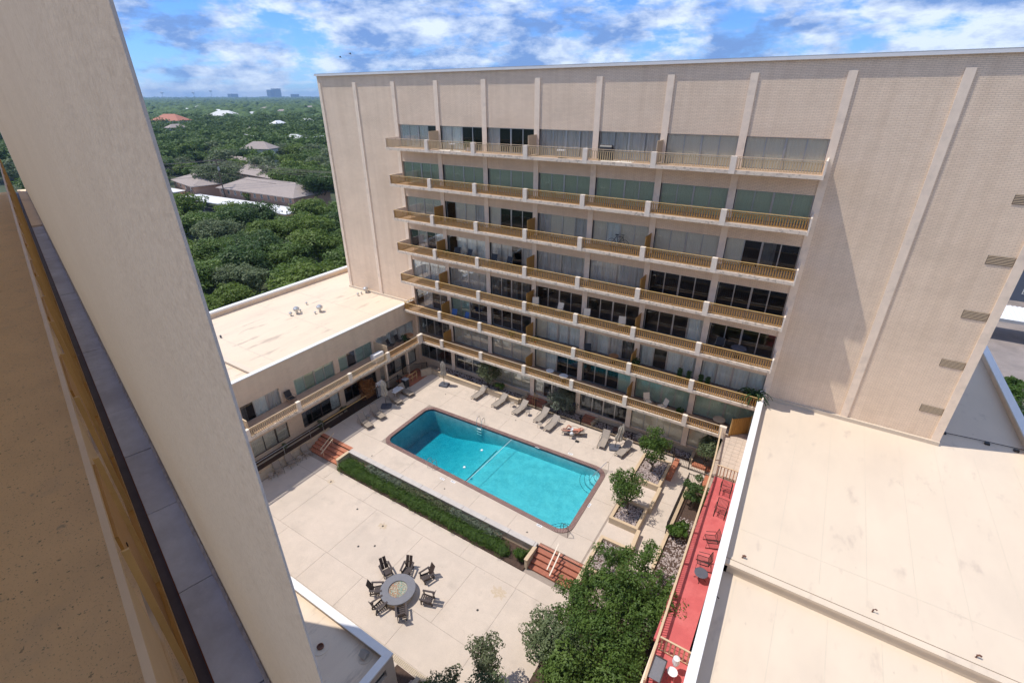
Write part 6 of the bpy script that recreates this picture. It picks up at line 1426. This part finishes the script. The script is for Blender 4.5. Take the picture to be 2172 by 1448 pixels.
# right hand edge: street, carport, grey house
q = MB(); q.raw([(14.3,20,ZG+.004),(60,20,ZG+.004),(60,160,ZG+.004),(14.3,160,ZG+.004)],[(0,1,2,3)]); struct(q.build('side_street', M['street']))
a = G(2105,700,ZG+3); t_ = thing('carport', 'white corrugated carport roof at the right edge beyond the tower', 'carport', (a.x,a.y,ZG))
q = MB(); x = a.x-2
while x < a.x+40: q.raw([(x,a.y+5,ZG+3),(x+.25,a.y+5,ZG+3.08),(x+.25,a.y+10,ZG+3.5),(x,a.y+10,ZG+3.42),(x+.5,a.y+5,ZG+3),(x+.5,a.y+10,ZG+3.42)],[(0,1,2,3),(1,4,5,2)]); x += .5
q.build('roof', M['carport'], t_); bx('fascia', M['blue'] if False else M['greycap'], t_, a.x-2,a.x+40,a.y+4.9,a.y+4.98,ZG+2.7,ZG+3.1)
for k in range(6): q = MB(); q.tube([(a.x+k*6,a.y+5.3,ZG),(a.x+k*6,a.y+5.3,ZG+3)], .08, 6); q.build('post', M['alu'], t_)
a = G(2130,700,ZG+1); hs_ = thing('grey_house', 'blue-grey sided house with white framed windows at the right edge', 'house', (a.x+10,a.y+24,ZG)); y_ = a.y+18
bx('wall', M['siding'], hs_, a.x-6,a.x+40,y_,y_+12,ZG,ZG+12)
q = MB(); q.raw([(a.x-7,y_-.8,ZG+12),(a.x+41,y_-.8,ZG+12),(a.x+41,y_+6,ZG+16),(a.x-7,y_+6,ZG+16),(a.x-7,y_+12.8,ZG+12),(a.x+41,y_+12.8,ZG+12)],[(0,1,2,3),(3,2,5,4),(0,3,4),(1,5,2),(0,4,5,1)]); q.build('roof', M['shingle'], hs_)
for k in range(8):
    for z0 in (1.2,4.6,8.2): 
        wn = bx('window', M['housewhite'], hs_, a.x-4+k*4.5,a.x-2.4+k*4.5,y_-.06,y_-.003,ZG+z0,ZG+z0+1.7); bx('pane', M['darkglass'], wn, a.x-3.85+k*4.5,a.x-2.55+k*4.5,y_-.09,y_-.061,ZG+z0+.12,ZG+z0+1.58)
for (u_, v_, h, r, lb) in ((2160,845,3.0,2.2,'green clipped hedge bush at the right edge beside the parapet'),(2148,815,1.6,1.0,'small bush at the right edge by the street')):
    p_ = G(u_, v_, ZG+h*.6); gtree('bush', lb, 'shrub', (p_.x,p_.y,ZG), h, r, 70+u_, M['leafh'], 3500, .22, .2, 10)
t_ = thing('side_curb', 'pale walkway kerb at the right edge beyond the parapet', 'kerb', (15,45,ZG)); bx('kerb', M['conc_trim'], t_, 15.0,15.3,30,75,ZG+.004,ZG+.16)
# birds
for (u_, v_, lb) in ((722,122,'small dark bird flying in the sky, lower left of two'),(743,115,'small dark bird flying in the sky, upper right of two')):
    q_ = ray(u_, v_); c = q_*(95/q_.length)+Vector((0,0,CAMZ)); t_ = thing('bird', lb, 'bird', tuple(c), 1.0)
    q = MB(); q.tube([(-.18,0,0),(-.05,0,.02),(.12,0,0),(.2,0,0)], [.015,.06,.05,.01], 6); q.build('body', M['pigeon'], t_, (0,0,0))
    for s_ in (-1,1): meshobj('wing', [(-.08,0,.02),(.1,0,.02),(.02,s_*.28,.18),(-.12,s_*.3,.16),(-.22,s_*.5,.08),(-.08,0,.035),(.1,0,.035),(.02,s_*.28,.195)], [(0,1,2,3),(3,2,4),(5,6,7),(0,5,6,1)], M['pigeon'], t_, (0,0,0))
# ------------------------------------------------------------------ haze: one even box of air
hz = MB().box(-9500,9500,-500,9800,ZG-1.0,CAMZ+75).build('haze', None or M['whitep']); hz.data.materials.clear()
hm = bpy.data.materials.new('haze_air'); hm.use_nodes = True; nt = hm.node_tree; nt.nodes.remove(nt.nodes['Principled BSDF']); pv = nt.nodes.new('ShaderNodeVolumePrincipled')
pv.inputs['Color'].default_value = (.42,.66,1.0,1); pv.inputs['Density'].default_value = 0.00014; pv.inputs['Anisotropy'].default_value = 0.2; nt.links.new(pv.outputs[0], nt.nodes['Material Output'].inputs['Volume'])
hz.data.materials.append(hm); tag(hz, kind='stuff')
